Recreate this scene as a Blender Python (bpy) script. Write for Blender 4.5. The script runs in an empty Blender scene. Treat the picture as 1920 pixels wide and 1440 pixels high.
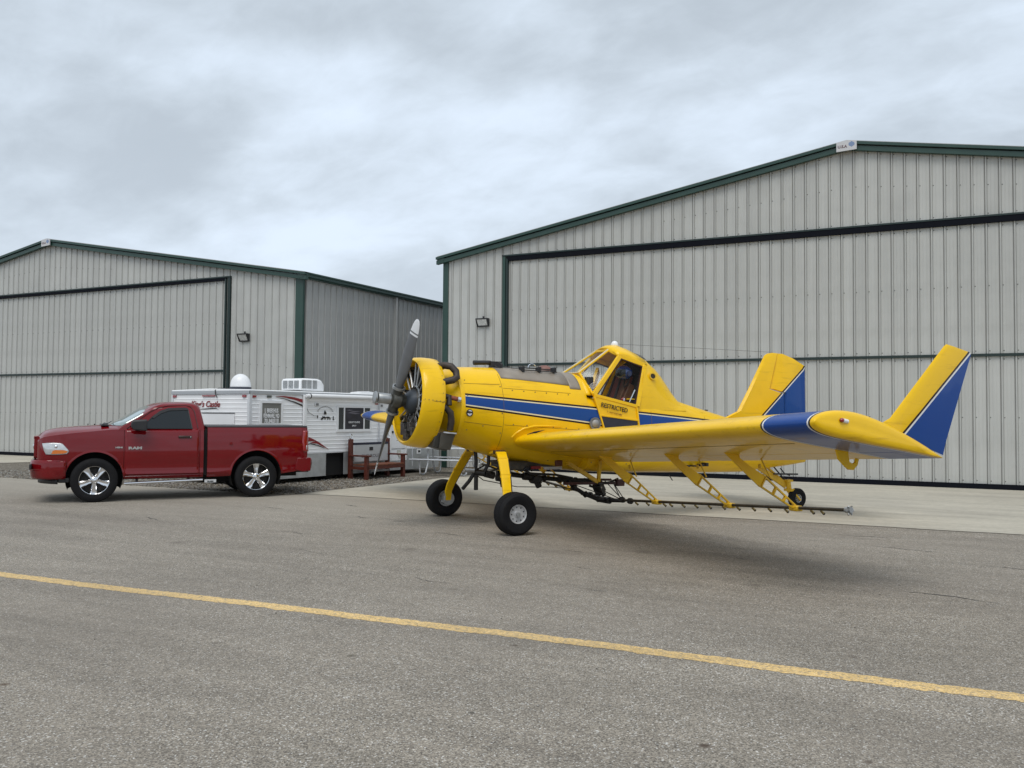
import bpy, bmesh, math, random
from mathutils import Vector, Matrix
import numpy as np
random.seed(7)
rng = np.random.default_rng(7)
SC = bpy.context.scene
COL = SC.collection
R = math.radians

# ------------------------------------------------------------------ camera
cam_data = bpy.data.cameras.new('camera')
cam_data.sensor_width = 36.0
cam_data.lens = 1660.0 / 1920.0 * 36.0
cam_data.clip_start = 0.05
cam_data.clip_end = 3000.0
cam = bpy.data.objects.new('camera', cam_data)
COL.objects.link(cam)
YAW, PITCH, ROLL, CAM_H = -0.4681335236, 0.0343750237, 0.0079374874, 1.7358954517
fw = Vector((math.sin(YAW) * math.cos(PITCH), math.cos(YAW) * math.cos(PITCH), math.sin(PITCH)))
r0 = Vector((math.cos(YAW), -math.sin(YAW), 0.0))
u0 = r0.cross(fw)
rr = r0 * math.cos(ROLL) + u0 * math.sin(ROLL)
uu = -r0 * math.sin(ROLL) + u0 * math.cos(ROLL)
cam.matrix_world = Matrix(((rr.x, uu.x, -fw.x, 0), (rr.y, uu.y, -fw.y, 0), (rr.z, uu.z, -fw.z, CAM_H), (0, 0, 0, 1)))
SC.camera = cam

# ------------------------------------------------------------------ sky + sun
SUN_EL, SUN_AZ = R(60), R(165)
world = bpy.data.worlds.new('World')
SC.world = world
world.use_nodes = True
nt = world.node_tree
nt.nodes.clear()
def wn(t, **k):
    n = nt.nodes.new(t)
    for a, b in k.items():
        setattr(n, a, b)
    return n
def wl(a, b):
    nt.links.new(a, b)
def wmath(op, a, b=None, clamp=False):
    n = wn('ShaderNodeMath', operation=op, use_clamp=clamp)
    for i, v in enumerate((a, b)):
        if v is None: continue
        if isinstance(v, (int, float)): n.inputs[i].default_value = v
        else: wl(v, n.inputs[i])
    return n.outputs[0]
out = wn('ShaderNodeOutputWorld')
bg = wn('ShaderNodeBackground')
bg.inputs['Strength'].default_value = 0.1
sky = wn('ShaderNodeTexSky')
sky.sky_type = 'NISHITA'
sky.sun_disc = False
sky.sun_elevation = SUN_EL
sky.sun_rotation = SUN_AZ
tc = wn('ShaderNodeTexCoord')
sep = wn('ShaderNodeSeparateXYZ')
wl(tc.outputs['Generated'], sep.inputs[0])
zc = wmath('ADD', wmath('MAXIMUM', sep.outputs[2], 0.0), 0.16)
px_ = wmath('DIVIDE', sep.outputs[0], zc)
py_ = wmath('DIVIDE', sep.outputs[1], zc)
cmb = wn('ShaderNodeCombineXYZ')
zc2 = wmath('ADD', wmath('MAXIMUM', sep.outputs[2], 0.0), 0.34)
wl(wmath('MULTIPLY', wmath('DIVIDE', sep.outputs[0], zc2), 1.7), cmb.inputs[0]); wl(wmath('MULTIPLY', wmath('DIVIDE', sep.outputs[1], zc2), 1.7), cmb.inputs[1])
def wnoise(scale, detail, rough, dist, off):
    m = wn('ShaderNodeMapping')
    m.inputs['Location'].default_value = off
    m.inputs['Rotation'].default_value = (0, 0, 0.47)
    m.inputs['Scale'].default_value = (0.8, 1.15, 1)
    wl(cmb.outputs[0], m.inputs['Vector'])
    n = wn('ShaderNodeTexNoise')
    n.inputs['Scale'].default_value = scale
    n.inputs['Detail'].default_value = detail
    n.inputs['Roughness'].default_value = rough
    n.inputs['Distortion'].default_value = dist
    wl(m.outputs[0], n.inputs['Vector'])
    return n.outputs['Fac']
big = wnoise(0.80, 2.5, 0.5, 0.2, (2.2, 9.9, 0))
mid = wnoise(1.9, 5.0, 0.5, 0.25, (2.2, 9.9, 1))
fine = wnoise(5.5, 6.0, 0.6, 0.3, (1.3, 8.2, 2))
cl = wmath('ADD', wmath('ADD', wmath('MULTIPLY', big, 0.47), wmath('MULTIPLY', mid, 0.36)), wmath('MULTIPLY', fine, 0.17))
# the broad cloud banks seen that day, as soft swells of the cloud deck (plane x, y, 2x2 shape, thickness)
BANKS = [(-1.849, 1.317, 4.126, 5.677, 3.111, -4.609, -0.8), (-1.65, 1.369, 4.477, 5.294, 3.154, -4.966, -1), (-1.532, 1.491, 4.613, 4.659, 2.923, -4.846, -1), (-1.484, 1.653, 5.377, 4.758, 3.0, -5.157, -0.5), (-1.203, 1.383, 5.138, 4.395, 3.295, -5.917, 0.495), (-1.414, 1.234, 5.156, 5.79, 3.854, -6.354, 0.33), (-2.126, 1.597, 4.627, 6.056, 2.966, -4.208, 0.8), (-1.956, 1.811, 3.977, 4.236, 2.225, -3.43, 1), (-1.852, 2.142, 3.597, 3.076, 1.66, -2.799, 0.5), (-1.175, 1.164, 6.471, 6.398, 4.866, -8.479, -0.7), (-0.994, 1.285, 7.534, 5.733, 4.898, -9.157, -0.8), (-0.866, 1.411, 7.735, 4.684, 4.395, -8.742, -0.8), (-0.773, 1.564, 7.684, 3.757, 3.781, -7.986, -0.7), (-0.513, 1.683, 6.16, 1.87, 2.57, -6.126, -0.5), (-0.69, 1.395, 10.497, 5.133, 5.694, -11.891, 0.385), (-0.776, 1.729, 7.223, 3.215, 3.159, -6.899, 0.8), (-0.954, 1.669, 7.453, 4.214, 3.581, -7.265, 0.5), (-1.376, 1.901, 4.489, 3.213, 2.117, -3.953, -0.5), (0.006, 2.139, 8.135, 0.007, 1.925, -6.22, 0.6)]
for bx_, by_, m00, m01, m10, m11, amp in BANKS:
    dx_ = wmath('SUBTRACT', px_, bx_); dy_ = wmath('SUBTRACT', py_, by_)
    u_ = wmath('ADD', wmath('MULTIPLY', dx_, m00), wmath('MULTIPLY', dy_, m01))
    v_ = wmath('ADD', wmath('MULTIPLY', dx_, m10), wmath('MULTIPLY', dy_, m11))
    q_ = wmath('ADD', wmath('MULTIPLY', u_, u_), wmath('MULTIPLY', v_, v_))
    cl = wmath('ADD', cl, wmath('MULTIPLY', wmath('DIVIDE', 1.0, wmath('ADD', 1.0, wmath('MULTIPLY', q_, wmath('ADD', q_, 0.6)))), 0.050 * amp))
ramp = wn('ShaderNodeValToRGB')
cr = ramp.color_ramp
cr.interpolation = 'B_SPLINE'
cr.elements[0].position = 0.40; cr.elements[0].color = (0.40, 0.452, 0.505, 1)
cr.elements[1].position = 0.60; cr.elements[1].color = (0.69, 0.785, 0.905, 1)
e = cr.elements.new(0.50); e.color = (0.54, 0.61, 0.68, 1)
wl(cl, ramp.inputs[0])
# brighter, flatter cloud towards the horizon, as under any overcast
hz = wmath('POWER', wmath('SUBTRACT', 1.0, wmath('MAXIMUM', sep.outputs[2], 0.0), True), 5.0)
mixh = wn('ShaderNodeMix', data_type='RGBA')
wl(wmath('MULTIPLY', hz, 0.45), mixh.inputs['Factor'])
wl(ramp.outputs[0], mixh.inputs['A'])
mixh.inputs['B'].default_value = (0.66, 0.74, 0.85, 1)
CLOUD_GAIN = 9.6
sc_ = wn('ShaderNodeVectorMath', operation='SCALE')
wl(mixh.outputs['Result'], sc_.inputs[0]); sc_.inputs['Scale'].default_value = CLOUD_GAIN
mixs = wn('ShaderNodeMix', data_type='RGBA')
mixs.inputs['Factor'].default_value = 0.94
wl(sky.outputs[0], mixs.inputs['A']); wl(sc_.outputs[0], mixs.inputs['B'])
wl(mixs.outputs['Result'], bg.inputs['Color'])
wl(bg.outputs[0], out.inputs[0])

sun_data = bpy.data.lights.new('sun', 'SUN')
sun_data.energy = 1.5
sun_data.angle = R(38)
sun_data.color = (1.0, 0.96, 0.90)
sun = bpy.data.objects.new('sun', sun_data)
COL.objects.link(sun)
sd = Vector((math.sin(SUN_AZ) * math.cos(SUN_EL), math.cos(SUN_AZ) * math.cos(SUN_EL), math.sin(SUN_EL)))
sun.rotation_euler = sd.to_track_quat('Z', 'Y').to_euler()
sun.location = (0, 0, 40)

vs = SC.view_settings
vs.view_transform = 'Standard'; vs.look = 'None'; vs.exposure = 0.36; vs.gamma = 1.0
vs.use_curve_mapping = False
SC.cycles.max_bounces = 8

# ------------------------------------------------------------------ materials
MATS = {}
def mat(name, color, rough=0.5, metal=0.0, var=0.0, vscale=3.0, bump=0.0, bscale=60.0, coat=0.0, dirt=None, spec=0.5):
    """procedural paint / metal / rubber: base colour with noise variation, optional bump and grime"""
    if name in MATS: return MATS[name]
    m = bpy.data.materials.new(name); m.use_nodes = True
    t = m.node_tree; b = t.nodes['Principled BSDF']
    b.inputs['Base Color'].default_value = (*color, 1)
    b.inputs['Roughness'].default_value = rough
    b.inputs['Metallic'].default_value = metal
    b.inputs['Specular IOR Level'].default_value = spec
    b.inputs['Coat Weight'].default_value = coat
    b.inputs['Coat Roughness'].default_value = 0.06
    c = t.nodes.new('ShaderNodeTexCoord')
    last = None
    if var > 0:
        n = t.nodes.new('ShaderNodeTexNoise'); n.inputs['Scale'].default_value = vscale; n.inputs['Detail'].default_value = 6
        t.links.new(c.outputs['Object'], n.inputs['Vector'])
        mr = t.nodes.new('ShaderNodeMapRange')
        mr.inputs['From Min'].default_value = 0.3; mr.inputs['From Max'].default_value = 0.7
        mr.inputs['To Min'].default_value = 1 - var; mr.inputs['To Max'].default_value = 1 + var
        t.links.new(n.outputs['Fac'], mr.inputs['Value'])
        s = t.nodes.new('ShaderNodeVectorMath'); s.operation = 'SCALE'; s.inputs[0].default_value = color
        t.links.new(mr.outputs[0], s.inputs['Scale'])
        last = s.outputs[0]
        r2 = t.nodes.new('ShaderNodeMapRange')
        r2.inputs['To Min'].default_value = max(0.02, rough * 0.8); r2.inputs['To Max'].default_value = min(1, rough * 1.25)
        t.links.new(n.outputs['Fac'], r2.inputs['Value']); t.links.new(r2.outputs[0], b.inputs['Roughness'])
    if dirt:
        dcol, amount, dscale = dirt
        n = t.nodes.new('ShaderNodeTexNoise'); n.inputs['Scale'].default_value = dscale; n.inputs['Detail'].default_value = 9
        n.inputs['Roughness'].default_value = 0.7
        t.links.new(c.outputs['Object'], n.inputs['Vector'])
        mr = t.nodes.new('ShaderNodeMapRange'); mr.inputs['From Min'].default_value = 0.52; mr.inputs['From Max'].default_value = 0.78
        mr.inputs['To Max'].default_value = amount
        t.links.new(n.outputs['Fac'], mr.inputs['Value'])
        x = t.nodes.new('ShaderNodeMix'); x.data_type = 'RGBA'
        t.links.new(mr.outputs[0], x.inputs['Factor'])
        if last: t.links.new(last, x.inputs['A'])
        else: x.inputs['A'].default_value = (*color, 1)
        x.inputs['B'].default_value = (*dcol, 1)
        last = x.outputs['Result']
    if last: t.links.new(last, b.inputs['Base Color'])
    if bump > 0:
        n = t.nodes.new('ShaderNodeTexNoise'); n.inputs['Scale'].default_value = bscale; n.inputs['Detail'].default_value = 4
        t.links.new(c.outputs['Object'], n.inputs['Vector'])
        bp = t.nodes.new('ShaderNodeBump'); bp.inputs['Strength'].default_value = bump; bp.inputs['Distance'].default_value = 0.01
        t.links.new(n.outputs['Fac'], bp.inputs['Height']); t.links.new(bp.outputs[0], b.inputs['Normal'])
    MATS[name] = m
    return m

def glass(name, tint=(0.9, 0.92, 0.92), lo=0.04, hi=0.5):
    """thin pane: see-through, with a mirror share that grows towards grazing angles"""
    m = bpy.data.materials.new(name); m.use_nodes = True
    t = m.node_tree; t.nodes.clear()
    o = t.nodes.new('ShaderNodeOutputMaterial')
    tr = t.nodes.new('ShaderNodeBsdfTransparent'); tr.inputs[0].default_value = (*tint, 1)
    g = t.nodes.new('ShaderNodeBsdfGlossy'); g.inputs['Roughness'].default_value = 0.03
    lw = t.nodes.new('ShaderNodeLayerWeight'); lw.inputs[0].default_value = 0.3
    pw = t.nodes.new('ShaderNodeMath'); pw.operation = 'POWER'; pw.inputs[1].default_value = 3.0; t.links.new(lw.outputs['Facing'], pw.inputs[0])
    mr = t.nodes.new('ShaderNodeMapRange'); mr.inputs[3].default_value = lo; mr.inputs[4].default_value = hi; t.links.new(pw.outputs[0], mr.inputs[0])
    x = t.nodes.new('ShaderNodeMixShader')
    t.links.new(mr.outputs[0], x.inputs[0]); t.links.new(tr.outputs[0], x.inputs[1]); t.links.new(g.outputs[0], x.inputs[2])
    t.links.new(x.outputs[0], o.inputs[0])
    return m

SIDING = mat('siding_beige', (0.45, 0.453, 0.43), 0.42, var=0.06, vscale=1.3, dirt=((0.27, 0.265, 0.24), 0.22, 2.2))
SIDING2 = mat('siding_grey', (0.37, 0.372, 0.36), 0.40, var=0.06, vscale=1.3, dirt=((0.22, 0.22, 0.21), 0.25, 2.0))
for _m in (SIDING, SIDING2):
    _t = _m.node_tree; _b = _t.nodes['Principled BSDF']; _src = _b.inputs['Base Color'].links[0].from_socket
    _oi = _t.nodes.new('ShaderNodeObjectInfo'); _r = _t.nodes.new('ShaderNodeMapRange'); _r.inputs[3].default_value = 0.95; _r.inputs[4].default_value = 1.04; _t.links.new(_oi.outputs['Random'], _r.inputs[0])
    _c = _t.nodes.new('ShaderNodeTexCoord'); _mp = _t.nodes.new('ShaderNodeMapping'); _mp.inputs['Scale'].default_value = (9, 9, 0.35); _t.links.new(_c.outputs['Object'], _mp.inputs[0])
    _va = _t.nodes.new('ShaderNodeVectorMath'); _va.operation = 'ADD'; _t.links.new(_mp.outputs[0], _va.inputs[0])
    _cb = _t.nodes.new('ShaderNodeCombineXYZ'); _mu = _t.nodes.new('ShaderNodeMath'); _mu.operation = 'MULTIPLY'; _mu.inputs[1].default_value = 50; _t.links.new(_oi.outputs['Random'], _mu.inputs[0]); _t.links.new(_mu.outputs[0], _cb.inputs[1]); _t.links.new(_cb.outputs[0], _va.inputs[1])
    _n = _t.nodes.new('ShaderNodeTexNoise'); _n.inputs['Scale'].default_value = 1.0; _n.inputs['Detail'].default_value = 6; _t.links.new(_va.outputs[0], _n.inputs['Vector'])
    _r2 = _t.nodes.new('ShaderNodeMapRange'); _r2.inputs[1].default_value = 0.3; _r2.inputs[2].default_value = 0.7; _r2.inputs[3].default_value = 0.95; _r2.inputs[4].default_value = 1.03; _t.links.new(_n.outputs['Fac'], _r2.inputs[0])
    _m1 = _t.nodes.new('ShaderNodeMath'); _m1.operation = 'MULTIPLY'; _t.links.new(_r.outputs[0], _m1.inputs[0]); _t.links.new(_r2.outputs[0], _m1.inputs[1])
    _s = _t.nodes.new('ShaderNodeVectorMath'); _s.operation = 'SCALE'; _t.links.new(_src, _s.inputs[0]); _t.links.new(_m1.outputs[0], _s.inputs['Scale']); _t.links.new(_s.outputs[0], _b.inputs['Base Color'])
GREEN = mat('trim_green', (0.022, 0.056, 0.045), 0.38, var=0.1, vscale=2)
GREENDK = mat('trim_green_dark', (0.010, 0.024, 0.022), 0.45, var=0.1)
BLACKTRIM = mat('rubber_seal', (0.004, 0.005, 0.009), 0.85, var=0.15, spec=0.15)
ROOF = mat('roof_metal', (0.42, 0.42, 0.41), 0.4, var=0.06)
WHITE = mat('white_paint', (0.84, 0.85, 0.86), 0.4, var=0.03, vscale=2.5, dirt=((0.5, 0.5, 0.48), 0.15, 3))
WHITEPL = mat('white_plastic', (0.76, 0.77, 0.78), 0.35, var=0.03)
YELLOW = mat('yellow_paint', (0.85, 0.515, 0.003), 0.32, var=0.04, vscale=2.0, coat=0.25, spec=0.25, dirt=((0.50, 0.25, 0.004), 0.22, 3.5))
YELLOWDULL = mat('yellow_paint_worn', (0.66, 0.40, 0.012), 0.45, var=0.12, vscale=6, dirt=((0.20, 0.12, 0.03), 0.55, 9))
def streaks(m, colr, amount, sc):
    t = m.node_tree; b = t.nodes['Principled BSDF']; src = b.inputs['Base Color'].links[0].from_socket
    c = t.nodes.new('ShaderNodeTexCoord'); mp = t.nodes.new('ShaderNodeMapping'); mp.inputs['Scale'].default_value = sc; t.links.new(c.outputs['Object'], mp.inputs[0])
    n = t.nodes.new('ShaderNodeTexNoise'); n.inputs['Scale'].default_value = 1.0; n.inputs['Detail'].default_value = 8; n.inputs['Roughness'].default_value = 0.65; t.links.new(mp.outputs[0], n.inputs['Vector'])
    r_ = t.nodes.new('ShaderNodeMapRange'); r_.inputs[1].default_value = 0.56; r_.inputs[2].default_value = 0.80; r_.inputs[4].default_value = amount; t.links.new(n.outputs['Fac'], r_.inputs[0])
    x = t.nodes.new('ShaderNodeMix'); x.data_type = 'RGBA'; t.links.new(r_.outputs[0], x.inputs['Factor']); t.links.new(src, x.inputs['A']); x.inputs['B'].default_value = (*colr, 1); t.links.new(x.outputs['Result'], b.inputs['Base Color'])
streaks(YELLOW, (0.30, 0.15, 0.012), 0.55, (1.4, 9, 14))
BLUE = mat('blue_paint', (0.005, 0.040, 0.25), 0.25, var=0.06, coat=0.25, spec=0.2)
DKMETAL = mat('dark_metal', (0.055, 0.053, 0.050), 0.45, metal=0.5, var=0.4, vscale=14, dirt=((0.12, 0.10, 0.08), 0.4, 20))
GREYMETAL = mat('grey_metal', (0.22, 0.22, 0.22), 0.42, metal=0.6, var=0.2, vscale=10)
CASTMETAL = mat('cast_metal', (0.36, 0.37, 0.37), 0.38, metal=0.7, var=0.15, vscale=12)
BLADE = mat('blade_grey', (0.135, 0.138, 0.142), 0.42, metal=0.2, var=0.12, vscale=5)
CHROME = mat('chrome', (0.75, 0.76, 0.78), 0.12, metal=1.0, var=0.05)
RUBBER = mat('tyre_rubber', (0.007, 0.007, 0.008), 0.75, var=0.25, vscale=20, bump=0.25, bscale=90, spec=0.25, dirt=((0.026, 0.024, 0.021), 0.4, 6))
RUST = mat('rusty_tube', (0.22, 0.055, 0.025), 0.6, var=0.3, vscale=20)
RED = mat('red_paint', (0.155, 0.003, 0.006), 0.45, var=0.03, coat=1.0, spec=0.0, dirt=((0.13, 0.015, 0.012), 0.2, 5))
RED.node_tree.nodes['Principled BSDF'].inputs['Coat IOR'].default_value = 1.5
BLACKPL = mat('black_plastic', (0.016, 0.016, 0.018), 0.5, var=0.2, vscale=8)
DARKGLASS = mat('tinted_glass', (0.010, 0.014, 0.017), 0.06, var=0.02)
WSGLASS = mat('windscreen_glass', (0.42, 0.49, 0.48), 0.06, metal=0.75, var=0.06, vscale=4, spec=1.0)
ORANGE = mat('amber_lens', (0.62, 0.16, 0.01), 0.2, coat=0.6)
LENS = mat('clear_lens', (0.55, 0.57, 0.58), 0.12, metal=0.35, coat=0.8, var=0.12, vscale=9)
REDLENS = mat('red_lens', (0.26, 0.004, 0.006), 0.15, coat=1.0)
HOPGREY = mat('hopper_grey', (0.24, 0.205, 0.165), 0.42, var=0.15, vscale=4, dirt=((0.36, 0.33, 0.29), 0.5, 3))
REDWOOD = mat('stained_wood', (0.085, 0.018, 0.010), 0.5, var=0.35, vscale=12, bump=0.25, bscale=50)
GALV = mat('galvanised', (0.52, 0.54, 0.57), 0.42, metal=0.35, var=0.15, vscale=8)
TAILGATE = mat('tailgate_grey', (0.40, 0.42, 0.43), 0.35, var=0.06, coat=0.3)
NAVY = mat('navy_paint', (0.012, 0.014, 0.035), 0.35)
INK = mat('dark_print', (0.012, 0.010, 0.010), 0.5)
REDINK = mat('red_print', (0.22, 0.010, 0.014), 0.4)
CREAM = mat('cream_print', (0.72, 0.66, 0.48), 0.4)
SKIRT = mat('skirt_metal', (0.48, 0.50, 0.51), 0.35, metal=0.4, var=0.15, vscale=5)
SEATRED = mat('seat_fabric', (0.10, 0.018, 0.012), 0.8, var=0.25, vscale=15)
LEATHER = mat('brown_leather', (0.10, 0.045, 0.02), 0.6, var=0.25, vscale=15)
STRAP = mat('black_webbing', (0.012, 0.012, 0.013), 0.8)
HELMETBLUE = mat('helmet_blue', (0.012, 0.045, 0.20), 0.15, coat=1.0)
POSTER = mat('poster_print', (0.020, 0.019, 0.028), 0.35, var=0.5, vscale=5)
CANOPYGLASS = glass('canopy_glass')
DOORGLASS = glass('door_glass', (0.94, 0.95, 0.95), 0.01, 0.15)
PANE = mat('trailer_pane', (0.035, 0.04, 0.042), 0.08, var=0.15, vscale=4)
BLIND = mat('window_blind', (0.16, 0.16, 0.145), 0.6, var=0.15)
SHADEDARK = mat('underbody_shade_black', (0.008, 0.008, 0.008), 0.9)  # black for underbody parts, and for the shade put behind the pilot seat

# ------------------------------------------------------------------ mesh helpers
class M:
    def __init__(self):
        self.v, self.f, self.m = [], [], []
    def add(self, vs_, fs, mi=0):
        o = len(self.v)
        self.v += [tuple(x) for x in vs_]
        self.f += [tuple(i + o for i in q) for q in fs]
        self.m += [mi] * len(fs)
        return self
    def box(self, a, b, mi=0):
        (x0, y0, z0), (x1, y1, z1) = a, b
        vs_ = [(x0, y0, z0), (x1, y0, z0), (x1, y1, z0), (x0, y1, z0), (x0, y0, z1), (x1, y0, z1), (x1, y1, z1), (x0, y1, z1)]
        return self.add(vs_, [(0, 3, 2, 1), (4, 5, 6, 7), (0, 1, 5, 4), (1, 2, 6, 5), (2, 3, 7, 6), (3, 0, 4, 7)], mi)
    def bar(self, p0, p1, w, h=None, up=(0, 0, 1), mi=0):
        h = h or w
        p0, p1 = Vector(p0), Vector(p1); d = (p1 - p0).normalized(); up = Vector(up)
        if abs(d.dot(up)) > 0.98: up = Vector((1, 0, 0))
        s = d.cross(up).normalized(); u = s.cross(d)
        vs_ = []
        for p in (p0, p1):
            for a, b in ((-1, -1), (1, -1), (1, 1), (-1, 1)):
                vs_.append(p + s * (a * w / 2) + u * (b * h / 2))
        return self.add(vs_, [(0, 1, 2, 3), (7, 6, 5, 4), (0, 4, 5, 1), (1, 5, 6, 2), (2, 6, 7, 3), (3, 7, 4, 0)], mi)
    def loft(self, rings, mi=0, cap=(True, True), closed=True):
        n = len(rings[0]); o = []
        for r_ in rings: o += list(r_)
        fs = []
        for k in range(len(rings) - 1):
            for i in range(n if closed else n - 1):
                j = (i + 1) % n
                fs.append((k * n + i, k * n + j, (k + 1) * n + j, (k + 1) * n + i))
        if cap[0] and closed: fs.append(tuple(range(n - 1, -1, -1)))
        if cap[1] and closed: fs.append(tuple((len(rings) - 1) * n + i for i in range(n)))
        return self.add(o, fs, mi)
    def cyl(self, p0, p1, r0_, r1_=None, n=14, mi=0, cap=(True, True)):
        r1_ = r0_ if r1_ is None else r1_
        return self.lathe([(r0_, 0), (r1_, (Vector(p1) - Vector(p0)).length)], p0, Vector(p1) - Vector(p0), n, mi, cap)
    def lathe(self, prof, o, d, n=24, mi=0, cap=(False, False)):
        o, d = Vector(o), Vector(d).normalized()
        a = Vector((0, 0, 1)) if abs(d.z) < 0.9 else Vector((1, 0, 0))
        s = d.cross(a).normalized(); u = s.cross(d)
        rings = []
        for r_, h in prof:
            rings.append([o + d * h + (s * math.cos(2 * math.pi * i / n) + u * math.sin(2 * math.pi * i / n)) * r_ for i in range(n)])
        return self.loft(rings, mi, cap)
    def tube(self, path, r_, n=8, mi=0):
        P = [Vector(p) for p in path]; rings = []
        s_prev = None
        for i, p in enumerate(P):
            d = (P[min(i + 1, len(P) - 1)] - P[max(i - 1, 0)]).normalized()
            if s_prev is None:
                a = Vector((0, 0, 1)) if abs(d.z) < 0.9 else Vector((1, 0, 0))
                s = d.cross(a).normalized()
            else:
                s = (s_prev - d * s_prev.dot(d)).normalized()
            s_prev = s; u = s.cross(d)
            rad = r_[i] if isinstance(r_, (list, tuple)) else r_
            rings.append([p + (s * math.cos(2 * math.pi * k / n) + u * math.sin(2 * math.pi * k / n)) * rad for k in range(n)])
        return self.loft(rings, mi)
    def prism(self, poly, off, mi=0):
        """polygon of 3-D points extruded by the vector off"""
        n = len(poly); off = Vector(off)
        vs_ = [Vector(p) for p in poly] + [Vector(p) + off for p in poly]
        fs = [tuple(range(n - 1, -1, -1)), tuple(range(n, 2 * n))] + [(i, (i + 1) % n, n + (i + 1) % n, n + i) for i in range(n)]
        return self.add(vs_, fs, mi)
    def ball(self, c, r_, n=12, mi=0, sz=(1, 1, 1), half=False):
        c = Vector(c); rings = []
        k0 = n // 2
        for k in range(k0 + 1):
            t = (math.pi / 2 if half else math.pi) * k / k0
            rr_ = max(math.sin(t), 1e-3) * r_; z = math.cos(t) * r_
            rings.append([c + Vector((math.cos(2 * math.pi * i / n) * rr_ * sz[0], math.sin(2 * math.pi * i / n) * rr_ * sz[1], z * sz[2])) for i in range(n)])
        return self.loft(rings, mi)
    def mesh(self, name, mats, angle=35):
        me = bpy.data.meshes.new(name)
        me.from_pydata([tuple(x) for x in self.v], [], self.f)
        for m_ in mats: me.materials.append(m_)
        me.polygons.foreach_set('material_index', self.m)
        bm = bmesh.new(); bm.from_mesh(me)
        bmesh.ops.recalc_face_normals(bm, faces=bm.faces)
        bm.to_mesh(me); bm.free()
        me.polygons.foreach_set('use_smooth', [True] * len(me.polygons))
        me.set_sharp_from_angle(angle=R(angle))
        me.update()
        return me
    def obj(self, name, mats, parent=None, bevel=0, angle=35, loc=None, label=None, **props):
        if not isinstance(mats, (list, tuple)): mats = [mats]
        o = bpy.data.objects.new(name, self.mesh(name, mats, angle))
        COL.objects.link(o)
        if parent: o.parent = parent
        if loc: o.location = loc
        if bevel:
            b = o.modifiers.new('Bevel', 'BEVEL'); b.width = bevel; b.segments = 2; b.limit_method = 'ANGLE'; b.angle_limit = R(40)
        if label: o['label'] = label
        for k, v_ in props.items(): o[k] = v_
        return o

def empty(name, loc, rz, label, cat, group=None):
    o = bpy.data.objects.new(name, None); COL.objects.link(o)
    o.location = loc; o.rotation_euler = (0, 0, rz)
    o['label'] = label; o['category'] = cat
    if group: o['group'] = group
    return o

def text(name, s, size, m_, parent, loc, xd=(1, 0, 0), zd=(0, 0, 1), ext=0.002, bold=0.0, sx=1.0, align='LEFT', shear=0.0):
    c = bpy.data.curves.new(name, 'FONT')
    c.body = s; c.size = size; c.extrude = ext; c.offset = bold; c.align_x = align; c.shear = shear
    c.resolution_u = 3
    t = bpy.data.objects.new(name + '_tmp', c); COL.objects.link(t)
    dg = bpy.context.evaluated_depsgraph_get()
    me = bpy.data.meshes.new_from_object(t.evaluated_get(dg))
    bpy.data.objects.remove(t); bpy.data.curves.remove(c)
    me.materials.clear(); me.materials.append(m_)
    X = Vector(xd).normalized(); Y = Vector(zd).normalized(); Z = X.cross(Y).normalized(); Y = Z.cross(X)
    mt = Matrix(((X.x * sx, Y.x, Z.x, loc[0]), (X.y * sx, Y.y, Z.y, loc[1]), (X.z * sx, Y.z, Z.z, loc[2]), (0, 0, 0, 1)))
    me.transform(mt)
    o = bpy.data.objects.new(name, me); COL.objects.link(o)
    o.parent = parent
    return o

def cut(o, cutters):
    """subtract meshes from o and bake the result"""
    for c in cutters:
        md = o.modifiers.new('b', 'BOOLEAN'); md.operation = 'DIFFERENCE'; md.solver = 'EXACT'; md.object = c
    dg = bpy.context.evaluated_depsgraph_get(); dg.update()
    me = bpy.data.meshes.new_from_object(o.evaluated_get(dg))
    o.modifiers.clear(); o.data = me
    me.polygons.foreach_set('use_smooth', [True] * len(me.polygons))
    me.set_sharp_from_angle(angle=R(32))
    for c in cutters: bpy.data.objects.remove(c)

def interp(tab, x):
    xs = [t[0] for t in tab]
    return [float(np.interp(x, xs, [t[k] for t in tab])) for k in range(1, len(tab[0]))]



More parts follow.
